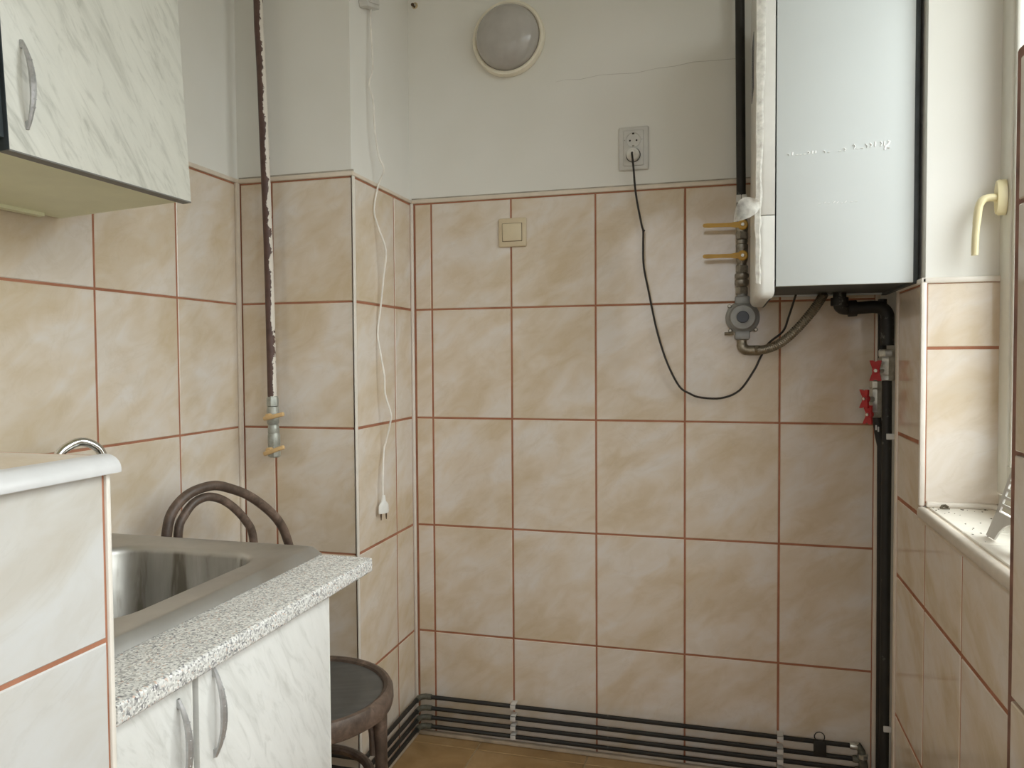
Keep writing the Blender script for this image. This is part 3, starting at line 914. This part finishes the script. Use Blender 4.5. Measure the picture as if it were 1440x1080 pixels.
# ------------------------------------------------------------------ four thin pipes along the floor
LZ = (0.1275, 0.0925, 0.0635, 0.0355)
fp_lab = ('topmost thin black pipe of the four running low along the wall', 'second from top of four thin black pipes low on the wall',
          'third from top of four thin black pipes low on the wall', 'lowest of the four thin black pipes just above the floor')
for k, z in enumerate(LZ):
    y = -0.024
    t = thing('floor_pipe', fp_lab[k], 'pipe', (0.5, y, z), 'four pipes above the floor')
    xe = (1.205, 1.212, 1.218, 1.224)[k]
    c = XS + 0.024
    MB().tube([(XL + 0.03, YC - 0.024, z), (c - 0.014, YC - 0.024, z), (c - 0.004, YC - 0.020, z), (c, YC - 0.010, z), (c, -0.045, z + 0.001), (c + 0.004, -0.030, z), (c + 0.014, y, z), (0.5, y, z + 0.002), (xe, y, z + 0.002)], 0.0064, 10).build('tube', BLACKP, t)
    MB().tube([(c, -0.058, z), (c, -0.040, z), (c + 0.005, -0.029, z), (c + 0.016, -0.0238, z), (c + 0.036, -0.0238, z)], 0.0086, 10).build('elbow', plain('verdigris_elbow', (0.10, 0.095, 0.07), 0.6, var=0.5, scale=90) if k == 0 else bpy.data.materials['verdigris_elbow'], t)
    MB().lathe([(0.0082, -0.012), (0.0095, -0.008), (0.0095, 0.010), (0.007, 0.013)], (xe, y, z + 0.002), (1, 0, 0), 10).build('end_fitting', NICKEL if k < 1 else bpy.data.materials['verdigris_elbow'], t)
    for cx in (0.2575, 1.0165):
        MB().box((cx - 0.008, y - 0.0085, z - 0.007), (cx + 0.008, y - 0.0055, z + 0.009), 0.001).box((cx - 0.008, y - 0.0085, z + 0.006), (cx + 0.008, 0.0, z + 0.009), 0.001).build('white_clip', GREYW, t)
# small ring bracket on the two upper pipes
t = thing('pipe_bracket', 'small black ring bracket clamped over the upper floor pipes near the right corner', 'bracket', (1.116, -0.035, 0.13))
MB().tube([(1.116 + 0.013 * math.cos(a), -0.036, 0.149 + 0.013 * math.sin(a)) for a in [k * 2 * PI / 16 for k in range(16)]], 0.0014, 8, closed=True).build('ring', BLACKP, t)
MB().box((1.101, -0.040, 0.098), (1.133, -0.0325, 0.139), 0.003).build('plate', BLACKP, t)
# riser joining the pipe ends
t = thing('pipe_manifold', 'corroded upright joint at the right ends of the floor pipes', 'pipe', (1.226, -0.03, 0.0))
MB().tube([(1.2135, -0.026, 0.137), (1.2215, -0.028, 0.120), (1.2265, -0.030, 0.08), (1.229, -0.030, 0.0)], [0.007, 0.010, 0.0115, 0.0115], 12).build('upright', bpy.data.materials['verdigris_elbow'], t)
MB().lathe([(0.010, 0.100), (0.0135, 0.102), (0.0135, 0.112), (0.010, 0.114)], (1.2245, -0.029, 0), seg=8).build('nut', NICKEL, t)

# ------------------------------------------------------------------ gas pipe in front of the flue
LY = -0.427
lp = thing('old_gas_pipe', 'brown gas pipe with peeling white paint in the left corner', 'gas pipe', (-0.287, LY, 0.92))
path = [(-0.312, LY, CEIL), (-0.3094, LY, 2.1128), (-0.3063, LY, 2.0026), (-0.3022, LY, 1.8921), (-0.2995, LY, 1.7814), (-0.2960, LY, 1.6518), (-0.2922, LY, 1.5031), (-0.2898, LY, 1.3352), (-0.2884, LY, 1.1852), (-0.2872, LY, 1.06)]
MB().tube(spline(path, 4), 0.0118, 20).build('pipe', PEEL, lp)
m = MB()
m.lathe([(0.0115, 1.050), (0.0155, 1.052), (0.0155, 1.072), (0.0125, 1.078)], (-0.2865, LY, 0), seg=6)
m.lathe([(0.013, 1.002), (0.0155, 1.008), (0.0165, 1.020), (0.0165, 1.040), (0.0145, 1.050)], (-0.2862, LY, 0), seg=16)
m.lathe([(0.0145, 0.980), (0.0150, 0.983), (0.0145, 0.987), (0.0150, 0.991), (0.0145, 0.995), (0.0130, 1.002)], (-0.285, LY, 0), seg=16)
m.lathe([(0.0125, 0.916), (0.0165, 0.919), (0.0165, 0.936), (0.0155, 0.945), (0.0165, 0.955), (0.0165, 0.974), (0.0145, 0.980)], (-0.284, LY, 0), seg=10)
m.build('valve_body', m_brass('grey_valve', (0.27, 0.28, 0.245), (0.42, 0.42, 0.37), 0.4, 0.35), lp)
for z, dz, xl in ((1.0265, 0.0135, -0.294), (0.9375, 0.020, -0.296)):
    rot = Matrix.Rotation(-math.atan2(dz, 0.058), 3, 'Y')
    m = MB().box((xl, LY - 0.037, z - 0.0055), (-0.2335, LY - 0.026, z + 0.0055), 0.003, rot=rot, piv=(-0.265, LY - 0.03, z))
    m.lathe([(0.007, 0.0), (0.007, 0.016)], (-0.284, LY - 0.030, z), (0, 1, 0), 10)
    le = m.build('lever', OCHRE, lp)

# ------------------------------------------------------------------ cord with plug, junction box
cd = [(-0.0590, -0.288, 2.155), (-0.0590, -0.2795, 2.1229), (-0.0600, -0.2821, 2.0876), (-0.0523, -0.2877, 2.0007), (-0.0518, -0.2902, 1.9492), (-0.0612, -0.2918, 1.9162), (-0.0496, -0.2915, 1.8703), (-0.0472, -0.2909, 1.8019), (-0.0443, -0.2729, 1.7282), (-0.0333, -0.2636, 1.692), (-0.0545, -0.2565, 1.6517), (-0.0600, -0.2733, 1.5848), (-0.0537, -0.2655, 1.5416), (-0.0345, -0.2553, 1.4736), (-0.0456, -0.2475, 1.4054), (-0.0526, -0.2542, 1.3197), (-0.0595, -0.2608, 1.2454), (-0.049, -0.2657, 1.1877), (-0.0392, -0.2645, 1.1268), (-0.0385, -0.2624, 1.0776), (-0.0254, -0.2558, 1.024), (-0.0293, -0.2507, 0.9979), (-0.0479, -0.2411, 0.9429), (-0.0535, -0.2423, 0.9189), (-0.0491, -0.2606, 0.8576), (-0.0475, -0.2659, 0.790)]
t = thing('plug_cord', 'thin white kinked cord with a flat two-pin plug hanging on the flue side', 'cord', (-0.05, -0.265, 0.74))
MB().tube(spline(cd, 4), 0.0026, 8).build('cord', CORD, t)
pc = Vector((-0.0460, -0.2655, 0.0))
m = MB()
rings = []
for z, a, b in ((0.796, 0.0042, 0.0042), (0.786, 0.005, 0.005), (0.779, 0.0065, 0.0055), (0.774, 0.0125, 0.0065), (0.768, 0.0165, 0.0068), (0.752, 0.0175, 0.0068), (0.746, 0.0165, 0.006)):
    rings.append(m.ring([(pc.x + b * math.cos(q) * 1.0 + 0.35 * a * math.sin(q), pc.y + a * math.sin(q), z) for q in [k * 2 * PI / 16 for k in range(16)]]))
m.skin(rings)
pb = m.build('plug', WHITEP, t)
for s in (-1, 1):
    MB().lathe([(0.0021, 0.748), (0.0021, 0.738), (0.0012, 0.728)], (pc.x + s * 0.0033, pc.y + s * 0.0095, 0), seg=8).build('pin', plain('brown_pin', (0.10, 0.06, 0.035), 0.4, 0.5) if s < 0 else bpy.data.materials['brown_pin'], pb)
t = thing('junction_box', 'small grey white plastic box at the top of the hanging cord', 'box', (-0.05, -0.288, 2.12))
MB().box((XS - 0.0065, -0.328, 2.118), (XS + 0.020, -0.250, 2.185), 0.004, rot=Matrix.Rotation(0.28, 3, 'X'), piv=(XS, -0.288, 2.118)).build('housing', GREYW, t)
MB().box((XS + 0.0195, -0.322, 2.128), (XS + 0.0235, -0.256, 2.182), 0.002, rot=Matrix.Rotation(0.28, 3, 'X'), piv=(XS, -0.288, 2.118)).build('lid', GREYW, t)

# rusty nail in the plaster
t = thing('wall_nail', 'rusty nail stub high on the back wall beside the flue corner', 'nail', (-0.048, -0.0, 2.249))
MB().lathe([(0.0028, 0.006), (0.0028, -0.012), (0.0052, -0.012), (0.0052, -0.014)], (-0.048, 0.0, 2.247), (0, 1, 0), 10).build('shaft', plain('rust', (0.07, 0.04, 0.02), 0.8), t)
MB().lathe([(0.010, 0.006), (0.007, 0.003), (0.0045, 0.003)], (-0.048, 0.0, 2.252), (0, 1, 0), 12, cap0=False, cap1=False).build('chipped_plaster', plain('yellowed_plaster', (0.55, 0.45, 0.28), 0.9), t)

# ------------------------------------------------------------------ wall lamp
LX, LZc = 0.2515, 2.113
t = thing('wall_lamp', 'round wall lamp with frosted glass dome and ivory ring on the white back wall', 'lamp', (LX, 0.006, LZc))
MB().lathe([(0.1065, 0.006), (0.1090, 0.0), (0.1090, -0.014), (0.106, -0.019), (0.101, -0.020), (0.0965, -0.018), (0.0955, -0.012), (0.090, -0.010)], (LX, 0, LZc), (0, 1, 0), 64).build('ring', LAMPP, t)
prof = [(0.0945, -0.010)]
for k in range(0, 13):
    a = k / 12 * PI / 2
    prof.append((0.0945 * math.cos(a) ** 0.8 if k < 12 else 0.0005, -0.018 - 0.052 * math.sin(a)))
MB().lathe(prof, (LX, 0, LZc), (0, 1, 0), 64).build('glass_dome', FROST, t)

# ------------------------------------------------------------------ sockets and switch
t = thing('double_socket', 'white vertical double wall socket above the tiles, lower outlet in use', 'socket', (0.616, 0.006, 1.767))
sx, sz = 0.616, 1.767
MB().box((sx - 0.0425, -0.004, sz - 0.0615), (sx + 0.0425, 0.0065, sz + 0.0615), 0.005, 3).build('frame', GREYW, t)
MB().box((sx - 0.0285, -0.0075, sz - 0.050), (sx + 0.0285, -0.003, sz + 0.050), 0.003).build('faceplate', GREYW, t)
for dz, used in ((0.0225, 0), (-0.021, 1)):
    c = (sx, -0.0075, sz + dz)
    o = MB().lathe([(0.0218, 0.001), (0.0215, -0.0022), (0.0198, -0.0026), (0.0186, -0.0006), (0.0010, -0.0006)], c, (0, 1, 0), 32, cap0=False).build('outlet', GREYW, t)
    if not used:
        for s in (-1, 1):
            MB().lathe([(0.0026, -0.0004), (0.0026, 0.001)], (sx + s * 0.0093, -0.0083, sz + dz - 0.002), (0, 1, 0), 12).build('pin_hole', DARK, o)
        for s in (1, -1):
            MB().box((sx - 0.003, -0.0104, sz + dz + s * 0.0175 - 0.0025), (sx + 0.003, -0.004, sz + dz + s * 0.0175 + 0.002), 0.0008).build('earth_clip', DARK if s > 0 else ZINC, o)
        for s in (-1, 1):
            MB().lathe([(0.0012, 0), (0.0012, -0.0009)], (sx + s * 0.0245, -0.0076, sz + dz), (0, 1, 0), 8).build('screw', ZINC, o)
t = thing('boiler_cable', 'black power cable looping from the socket down and up to the boiler', 'cable', (0.616, -0.02, 1.745))
m = MB().lathe([(0.0185, 0.004), (0.0185, -0.010), (0.0165, -0.017), (0.010, -0.022), (0.0065, -0.028)], (sx, -0.0095, sz - 0.021), (0, 1, 0), 28)
m.build('round_plug', WHITEP, t)
MB().lathe([(0.0180, 0.0), (0.0207, -0.0004), (0.0180, -0.0012)], (sx, -0.0098, sz - 0.021), (0, 1, 0), 28, cap0=False, cap1=False).build('dark_gap', DARK, t)
ca = [(sx, -0.036, sz - 0.0205), (0.6165, -0.047, 1.742), (0.6180, -0.047, 1.728), (0.6205, -0.040, 1.6974), (0.6232, -0.032, 1.6537), (0.6291, -0.027, 1.6078), (0.6409, -0.024, 1.5458), (0.6452, -0.022, 1.5277), (0.6448, -0.022, 1.4881), (0.6467, -0.023, 1.4284), (0.6605, -0.025, 1.3584), (0.6703, -0.026, 1.3085), (0.686, -0.027, 1.2386), (0.7115, -0.028, 1.1588), (0.7446, -0.028, 1.0932), (0.7736, -0.028, 1.0725), (0.8025, -0.028, 1.0619), (0.8576, -0.028, 1.0603), (0.9063, -0.028, 1.0821), (0.9432, -0.03, 1.1355), (0.9600, -0.034, 1.1711), (0.981, -0.036, 1.2097), (1.016, -0.05, 1.2405), (1.0285, -0.065, 1.2759), (1.042, -0.118, 1.3315)]
MB().tube(spline(ca, 5), 0.0029, 8).tube([(0.6446, -0.022, 1.524), (0.6475, -0.024, 1.529), (0.6500, -0.026, 1.531)], [0.0024, 0.0024, 0.0016], 6).build('cable', CABLE, t)
t = thing('light_switch', 'square cream light switch set on the beige tiles', 'switch', (0.2595, 0.0, 1.5465))
wx, wz = 0.2595, 1.5465
MB().box((wx - 0.0425, -0.0095, wz - 0.0425), (wx + 0.0425, 0.0005, wz + 0.0425), 0.004, 3).build('frame', CREAMP, t)
MB().box((wx - 0.0305, -0.0108, wz - 0.027), (wx + 0.0305, -0.008, wz + 0.027), 0.001).build('gap', plain('brown_gap', (0.17, 0.13, 0.08), 0.7), t)
MB().box((wx - 0.029, -0.0140, wz - 0.0255), (wx + 0.029, -0.009, wz + 0.0255), 0.002, rot=Matrix.Rotation(0.05, 3, 'X'), piv=(wx, -0.010, wz)).build('rocker', plain('cream_rocker', (0.66, 0.57, 0.40), 0.35, var=0.03), t)

# ------------------------------------------------------------------ handles shared by the cabinets


def bow_handle(parent, c, length, out=0.016, w=0.0085):
    """bow-shaped pull on a face looking +x; c = middle of its foot line; beaded grip"""
    c = Vector(c)
    m = MB()
    n = 18
    rings = []
    for i in range(n + 1):
        s = i / n * 2 - 1
        x = out * (1 - abs(s) ** 2.1) + 0.002
        th = 0.0035 * (1 - 0.55 * abs(s)) + 0.0010
        hw = w * (0.28 + 0.72 * (1 - s * s) ** 0.6) * 0.5
        z = s * length / 2
        rings.append(m.ring([c + Vector((x - th, -hw * 0.8, z)), c + Vector((x, -hw, z)), c + Vector((x + th * 0.8, -hw * 0.4, z)), c + Vector((x + th * 0.8, hw * 0.4, z)), c + Vector((x, hw, z)), c + Vector((x - th, hw * 0.8, z))]))
    m.skin(rings)
    for s in (-1, 1):
        m.prism([c + Vector((0.0, -0.0022, s * length / 2)), c + Vector((0.0025, -0.0022, s * length / 2)), c + Vector((out * 0.44, -0.0022, s * (length / 2 - 0.014))), c + Vector((0.0, -0.0022, s * (length / 2 - 0.011)))], (0, 0.0044, 0))
    h = m.build('handle', PEWTER, parent)
    b = MB()
    for i in range(15):
        s = (i / 14 * 2 - 1) * 0.62
        x = out * (1 - abs(s) ** 2.1) + 0.0050
        for q in ((-1, 1) if i % 2 else (0,)):
            p = c + Vector((x, q * 0.0019, s * length / 2))
            b.lathe([(0.0011, -0.0010), (0.0011, -0.0003), (0.0006, 0.0002)], p, (1, 0, 0), 6)
    g = b.build('beading', PEWTER, h)
    g['kind'] = 'stuff'
    return h


# ------------------------------------------------------------------ wall cabinet, hanging slightly tilted
wc = thing('wall_cabinet', 'tilted pale marble-pattern wall cabinet with green underside, upper left', 'cabinet', (-0.099, -0.978, 1.470))
O = WO[wc]


def L(x, y, z):
    return (O.x + x, O.y + y, O.z + z)


WW = 0.382
MB().box(L(-0.302, -0.80, 0.0025), L(-0.019, -0.004, 0.016)).build('bottom_panel', GREEN, wc)
MB().box(L(-0.302, -0.80, 0.0165), L(-0.019, -0.786, 0.70)).build('side_panel', MARB_W, wc)
MB().box(L(-0.302, -0.018, 0.0165), L(-0.019, -0.004, 0.70)).build('side_panel', MARB_W, wc)
MB().box(L(-0.302, -0.80, 0.7005), L(-0.019, -0.004, 0.715)).build('top_panel', MARB_W, wc)
MB().box(L(-0.296, -0.786, 0.0165), L(-0.290, -0.018, 0.70)).build('back_panel', CARC, wc)
MB().box(L(-0.2895, -0.401, 0.0165), L(-0.006, -0.3835, 0.70)).build('divider', CARC, wc)
MB().box(L(-0.300, -0.80, -0.004), L(-0.285, -0.055, 0.003)).build('hanging_batten', GREEN, wc)
for ya, yb, hy_ in ((-WW, -0.0005, -0.351), (-0.80, -0.402, -0.43)):
    d = MB().box(L(-0.018, ya, 0.0005), L(0.0, yb, 0.715), 0.0008).build('door', MARB_W, wc)
    MB().box(L(-0.0185, ya, -0.0015), L(-0.0002, yb, 0.0008)).build('edge_band', EDGE, d)
    MB().box(L(-0.0182, ya - 0.0012, 0.0), L(0.0002, ya + 0.0003, 0.715)).build('edge_band', CARC, d)
    bow_handle(d, L(0.0, hy_, 0.0995), 0.128)
wc.rotation_euler = (0, -0.057, 0)

# ------------------------------------------------------------------ base cabinet, worktop, sink
bc = thing('base_cabinet', 'pale marble-pattern base cabinet with two bow handles under the sink', 'cabinet', (-0.10, -1.28, 0.0))
XD = 0.205
MB().box((XL + 0.004, -1.53, 0.09), (XD - 0.020, -1.516, 0.772)).build('side_panel', CARC, bc)
MB().prism([(XL + 0.004, -1.046, 0.0), (XD - 0.020, -1.046, 0.0), (XD - 0.020, -1.046, 0.772), (0.090, -1.046, 0.772), (0.090, -1.046, 0.54), (XL + 0.004, -1.046, 0.54)], (0, 0.016, 0)).build('side_panel', MARB_B, bc)
MB().box((XL + 0.004, -1.516, 0.09), (XD - 0.020, -1.046, 0.106)).build('bottom_panel', CARC, bc)
MB().box((XD - 0.07, -1.53, 0.0), (XD - 0.055, -1.046, 0.0895)).build('plinth', CARC, bc)
MB().box((XD - 0.033, -1.400, 0.106), (XD - 0.0195, -1.368, 0.772)).build('centre_stile', plain('slate_grey_strip', (0.10, 0.10, 0.115), 0.45), bc)
for ya, yb, hy_, hz in ((-1.3775, -1.034, -1.3480, 0.703), (-1.535, -1.391, -1.4170, 0.690)):
    d = MB().box((XD - 0.018, ya, 0.095), (XD, yb, 0.7715), 0.0008).build('door', MARB_B, bc)
    MB().box((XD - 0.0182, yb - 0.0003, 0.095), (XD + 0.0003, yb + 0.0012, 0.7715)).build('edge_band', plain('white_edge_band', (0.85, 0.85, 0.80), 0.3) if ya > -1.38 else bpy.data.materials['white_edge_band'], d)
    bow_handle(d, (XD, hy_, hz), 0.122, 0.0155)

ct = MB()
CX0, CX1, CY0, CY1, CZ0, CZ1 = XL + 0.002, 0.228, -1.540, -0.905, 0.774, 0.800
HX0, HX1, HY0, HY1 = -0.33, 0.075, -1.49, -0.945
o = [(CX0, CY0), (CX1, CY0), (CX1, CY1), (CX0, CY1)]
h = [(HX0, HY0), (HX1, HY0), (HX1, HY1), (HX0, HY1)]
ot, ob, ht, hb = (ct.ring([(x, y, z) for x, y in q]) for q, z in ((o, CZ1), (o, CZ0), (h, CZ1), (h, CZ0)))
for i in range(4):
    j = (i + 1) % 4
    for a, b in ((ot, ht), (ob, hb), (ot, ob), (ht, hb)):
        ct.bm.faces.new((a[i], a[j], b[j], b[i]))
ed = [e for e in ct.bm.edges if all(abs(v.co.x - CX1) < 1e-6 for v in e.verts)]
bmesh.ops.bevel(ct.bm, geom=ed, offset=0.006, segments=4, profile=0.5, affect='EDGES')
wt = ct.build('worktop', GRANITE)
tag(wt, 'speckled grey granite-look worktop around the steel sink', 'worktop')


def rrect(x0, x1, y0, y1, r, z, n=6):
    p = []
    for cx, cy, a0 in ((x1 - r, y1 - r, 0), (x0 + r, y1 - r, PI / 2), (x0 + r, y0 + r, PI), (x1 - r, y0 + r, 1.5 * PI)):
        for k in range(n + 1):
            a = a0 + k / n * PI / 2
            p.append((cx + r * math.cos(a), cy + r * math.sin(a), z))
    return p


sk = thing('kitchen_sink', 'dull stained stainless steel sink set on the granite worktop', 'sink', (-0.14, -1.22, 0.80))
m = MB()
SX0, SX1, SY0, SY1 = -0.385, 0.120, -1.535, -0.898
bx0, bx1, by0, by1 = -0.285, 0.045, -1.37, -0.972
R_ = [rrect(SX0, SX1, SY0, SY1, 0.006, 0.8005),
      rrect(SX0 + 0.006, SX1 - 0.014, SY0 + 0.006, SY1 - 0.010, 0.006, 0.8155),
      rrect(SX0 + 0.010, SX1 - 0.018, SY0 + 0.010, SY1 - 0.014, 0.006, 0.8165),
      rrect(SX0 + 0.018, SX1 - 0.026, SY0 + 0.018, SY1 - 0.022, 0.010, 0.8150),
      rrect(bx0 - 0.006, bx1 + 0.006, by0 - 0.006, by1 + 0.006, 0.075, 0.8135),
      rrect(bx0, bx1, by0, by1, 0.070, 0.8105),
      rrect(bx0 + 0.004, bx1 - 0.004, by0 + 0.004, by1 - 0.004, 0.068, 0.800),
      rrect(bx0 + 0.012, bx1 - 0.012, by0 + 0.012, by1 - 0.012, 0.062, 0.600),
      rrect(bx0 + 0.024, bx1 - 0.024, by0 + 0.024, by1 - 0.024, 0.055, 0.575),
      rrect(bx0 + 0.050, bx1 - 0.050, by0 + 0.050, by1 - 0.050, 0.040, 0.567),
      rrect(-0.155, -0.085, -1.205, -1.135, 0.035, 0.563)]
m.skin([m.ring(q) for q in R_], cap0=False)
so = m.build('basin', STEEL, sk, sharp=50)
MB().lathe([(0.034, 0.5635), (0.034, 0.566), (0.028, 0.566), (0.022, 0.561)], (-0.12, -1.17, 0), seg=24).build('drain', CHROME, sk)
rg = random.Random(5)
# chrome tap at the wall side
t = thing('kitchen_tap', 'chrome swan-neck tap peeking over the tiled partition', 'tap', (-0.335, -1.13, 0.816))
MB().lathe([(0.026, 0.816), (0.026, 0.822), (0.019, 0.828), (0.019, 0.875), (0.014, 0.885)], (-0.318, -1.088, 0), seg=20).build('tap_body', CHROME, t)
MB().tube(spline([(-0.318, -1.088, 0.88), (-0.318, -1.088, 0.975), (-0.314, -1.078, 1.006), (-0.301, -1.048, 1.0225), (-0.289, -1.020, 1.010), (-0.284, -1.009, 0.985), (-0.283, -1.007, 0.945)], 6), 0.0085, 14).build('spout', CHROME, t)
MB().tube([(-0.300, -1.088, 0.86), (-0.275, -1.088, 0.868), (-0.250, -1.088, 0.882)], [0.007, 0.006, 0.008], 10).build('lever', CHROME, t)

# ------------------------------------------------------------------ bentwood chair between worktop and flue
ch = thing('bentwood_chair', 'worn dark bentwood chair with round seat and double hoop back, behind the sink', 'chair', (-0.025, -0.735, 0.0))
sc = Vector((-0.025, -0.735, 0))
SR = 0.196
MB().lathe([(0.155, 0.405), (SR - 0.012, 0.405), (SR - 0.003, 0.411), (SR, 0.422), (SR - 0.001, 0.442), (SR - 0.006, 0.451), (SR - 0.013, 0.453), (SR - 0.021, 0.449), (SR - 0.024, 0.443), (0.150, 0.443)], sc, seg=64, cap0=False, cap1=False).build('seat_rim', WOOD, ch)
MB().lathe([(SR - 0.020, 0.428), (SR - 0.020, 0.4435), (SR - 0.028, 0.4445), (0.12, 0.4425), (0.05, 0.4415), (0.001, 0.4415)], sc, seg=64).build('seat', SEAT, ch)
outer = [(-0.213, -0.838, 0.415), (-0.262, -0.836, 0.47), (-0.287, -0.832, 0.60), (-0.299, -0.828, 0.74), (-0.299, -0.82, 0.808), (-0.296, -0.808, 0.842), (-0.288, -0.783, 0.868), (-0.279, -0.751, 0.882), (-0.265, -0.704, 0.886), (-0.252, -0.661, 0.872), (-0.238, -0.615, 0.849), (-0.223, -0.566, 0.811), (-0.212, -0.529, 0.772), (-0.205, -0.503, 0.725), (-0.198, -0.488, 0.65), (-0.190, -0.498, 0.52), (-0.165, -0.575, 0.415)]
inner = [(-0.202, -0.790, 0.446), (-0.268, -0.792, 0.56), (-0.290, -0.796, 0.74), (-0.291, -0.794, 0.805), (-0.287, -0.779, 0.832), (-0.281, -0.759, 0.853), (-0.274, -0.736, 0.862), (-0.267, -0.712, 0.861), (-0.258, -0.68, 0.847), (-0.248, -0.648, 0.820), (-0.239, -0.62, 0.785), (-0.234, -0.604, 0.750), (-0.229, -0.60, 0.66), (-0.212, -0.61, 0.54), (-0.182, -0.625, 0.446)]
MB().tube(spline(outer, 5), 0.0112, 14).build('outer_hoop', WOOD, ch)
MB().tube(spline(inner, 5), 0.0098, 14).build('inner_hoop', WOOD, ch)
for a in (0.44, -1.20, 1.95, -2.55):
    d = Vector((math.cos(a), math.sin(a), 0))
    p0, p1 = sc + d * 0.166, sc + d * (0.176 if abs(a) < 1.5 else 0.200)
    MB().tube([(p0.x, p0.y, 0.42), (p0.x, p0.y, 0.30), ((p0.x + p1.x) / 2, (p0.y + p1.y) / 2, 0.15), (p1.x, p1.y, 0.0)], [0.0155, 0.0145, 0.0130, 0.0110], 12).build('leg', WOOD, ch)
    # bent corner brace from the leg up to the seat
    tn = Vector((-d.y, d.x, 0))
    for s in (1,):
        q0 = sc + d * 0.150; q2 = sc + d * 0.085 + tn * 0.105 * s
        MB().tube(spline([(q0.x, q0.y, 0.29), (q0.x - d.x * 0.004 + tn.x * 0.012, q0.y - d.y * 0.004 + tn.y * 0.012, 0.35), ((q0.x + q2.x) / 2, (q0.y + q2.y) / 2, 0.395), (q2.x, q2.y, 0.410)], 4), 0.0095, 10).build('brace', WOOD, ch)
MB().tube([(sc.x + 0.143 * math.cos(k * 2 * PI / 40), sc.y + 0.143 * math.sin(k * 2 * PI / 40), 0.245) for k in range(40)], 0.0105, 10, closed=True).build('leg_ring', WOOD, ch)

# ------------------------------------------------------------------ on the sill
gt = thing('vent_grille', 'white slotted plastic grille leaning on the window behind the pier', 'grille', (1.306, -0.77, ZS))
gx = Vector((0.03, -1, 0)).normalized()                    # along the foot
gz = Vector((0.31, 0.05, 0.95)).normalized()               # up the leaning plate
gn = gx.cross(gz).normalized()
g0 = Vector((1.302, -0.738, ZS + 0.002))


def G(a, b, c=0.0):
    return g0 + gx * a + gz * b + gn * c


W_, H_ = 0.170, 0.285
m = MB()
arch = [(0, 0)] + [(0.036, 0)] + [(0.036 + 0.098 * (k / 12), 0.036 * math.sin(PI * k / 12) ** 0.6) for k in range(1, 12)] + [(0.134, 0), (W_, 0), (W_ - 0.006, 0.046), (0.006, 0.046)]
m.prism([G(a, b) for a, b in arch], gn * 0.003)
for a0, a1, a2, a3 in ((0.006, 0.018, 0.018, 0.006), (W_ - 0.018, W_ - 0.006, W_ - 0.006, W_ - 0.018)):
    m.prism([G(a0, 0.044), G(a1, 0.044), G(a2, H_), G(a3, H_)], gn * 0.003)
plate = m.build('plate', GREYW, gt)
for k in range(17):
    b = 0.056 + 0.0135 * k
    MB().prism([G(0.010, b), G(W_ - 0.010, b), G(W_ - 0.010, b + 0.005), G(0.010, b + 0.005)], gn * 0.003).build('slat', GREYW, gt)
t = thing('shrivelled_leaf', 'small dark curled dry leaf lying in the sill corner', 'leaf', (1.297, -0.492, ZS))
MB().tube([(1.289, -0.494, ZS + 0.0025), (1.294, -0.488, ZS + 0.006), (1.299, -0.489, ZS + 0.007), (1.304, -0.492, ZS + 0.004)], [0.002, 0.003, 0.003, 0.002], 6).tube([(1.290, -0.498, ZS + 0.002), (1.297, -0.496, ZS + 0.003), (1.305, -0.498, ZS + 0.002)], [0.0012, 0.002, 0.0012], 6).build('curled_blade', DIRT, t)
m = MB()
rg = random.Random(11)
for k in range(30):
    x, y = rg.uniform(1.275, 1.385), rg.uniform(-0.80, -0.482)
    if rg.random() < 0.5:
        y = -0.482 - abs(rg.gauss(0, 0.02))
    s = rg.uniform(0.0004, 0.0011)
    m.box((x - s * rg.uniform(1, 2.5), y - s, ZS), (x + s, y + s * rg.uniform(1, 2), ZS + s), 0)
cb = m.build('sill_crumbs', DIRT); cb['kind'] = 'stuff'
tag(cb, 'dark crumbs and grit scattered over the pale window sill', 'crumbs')
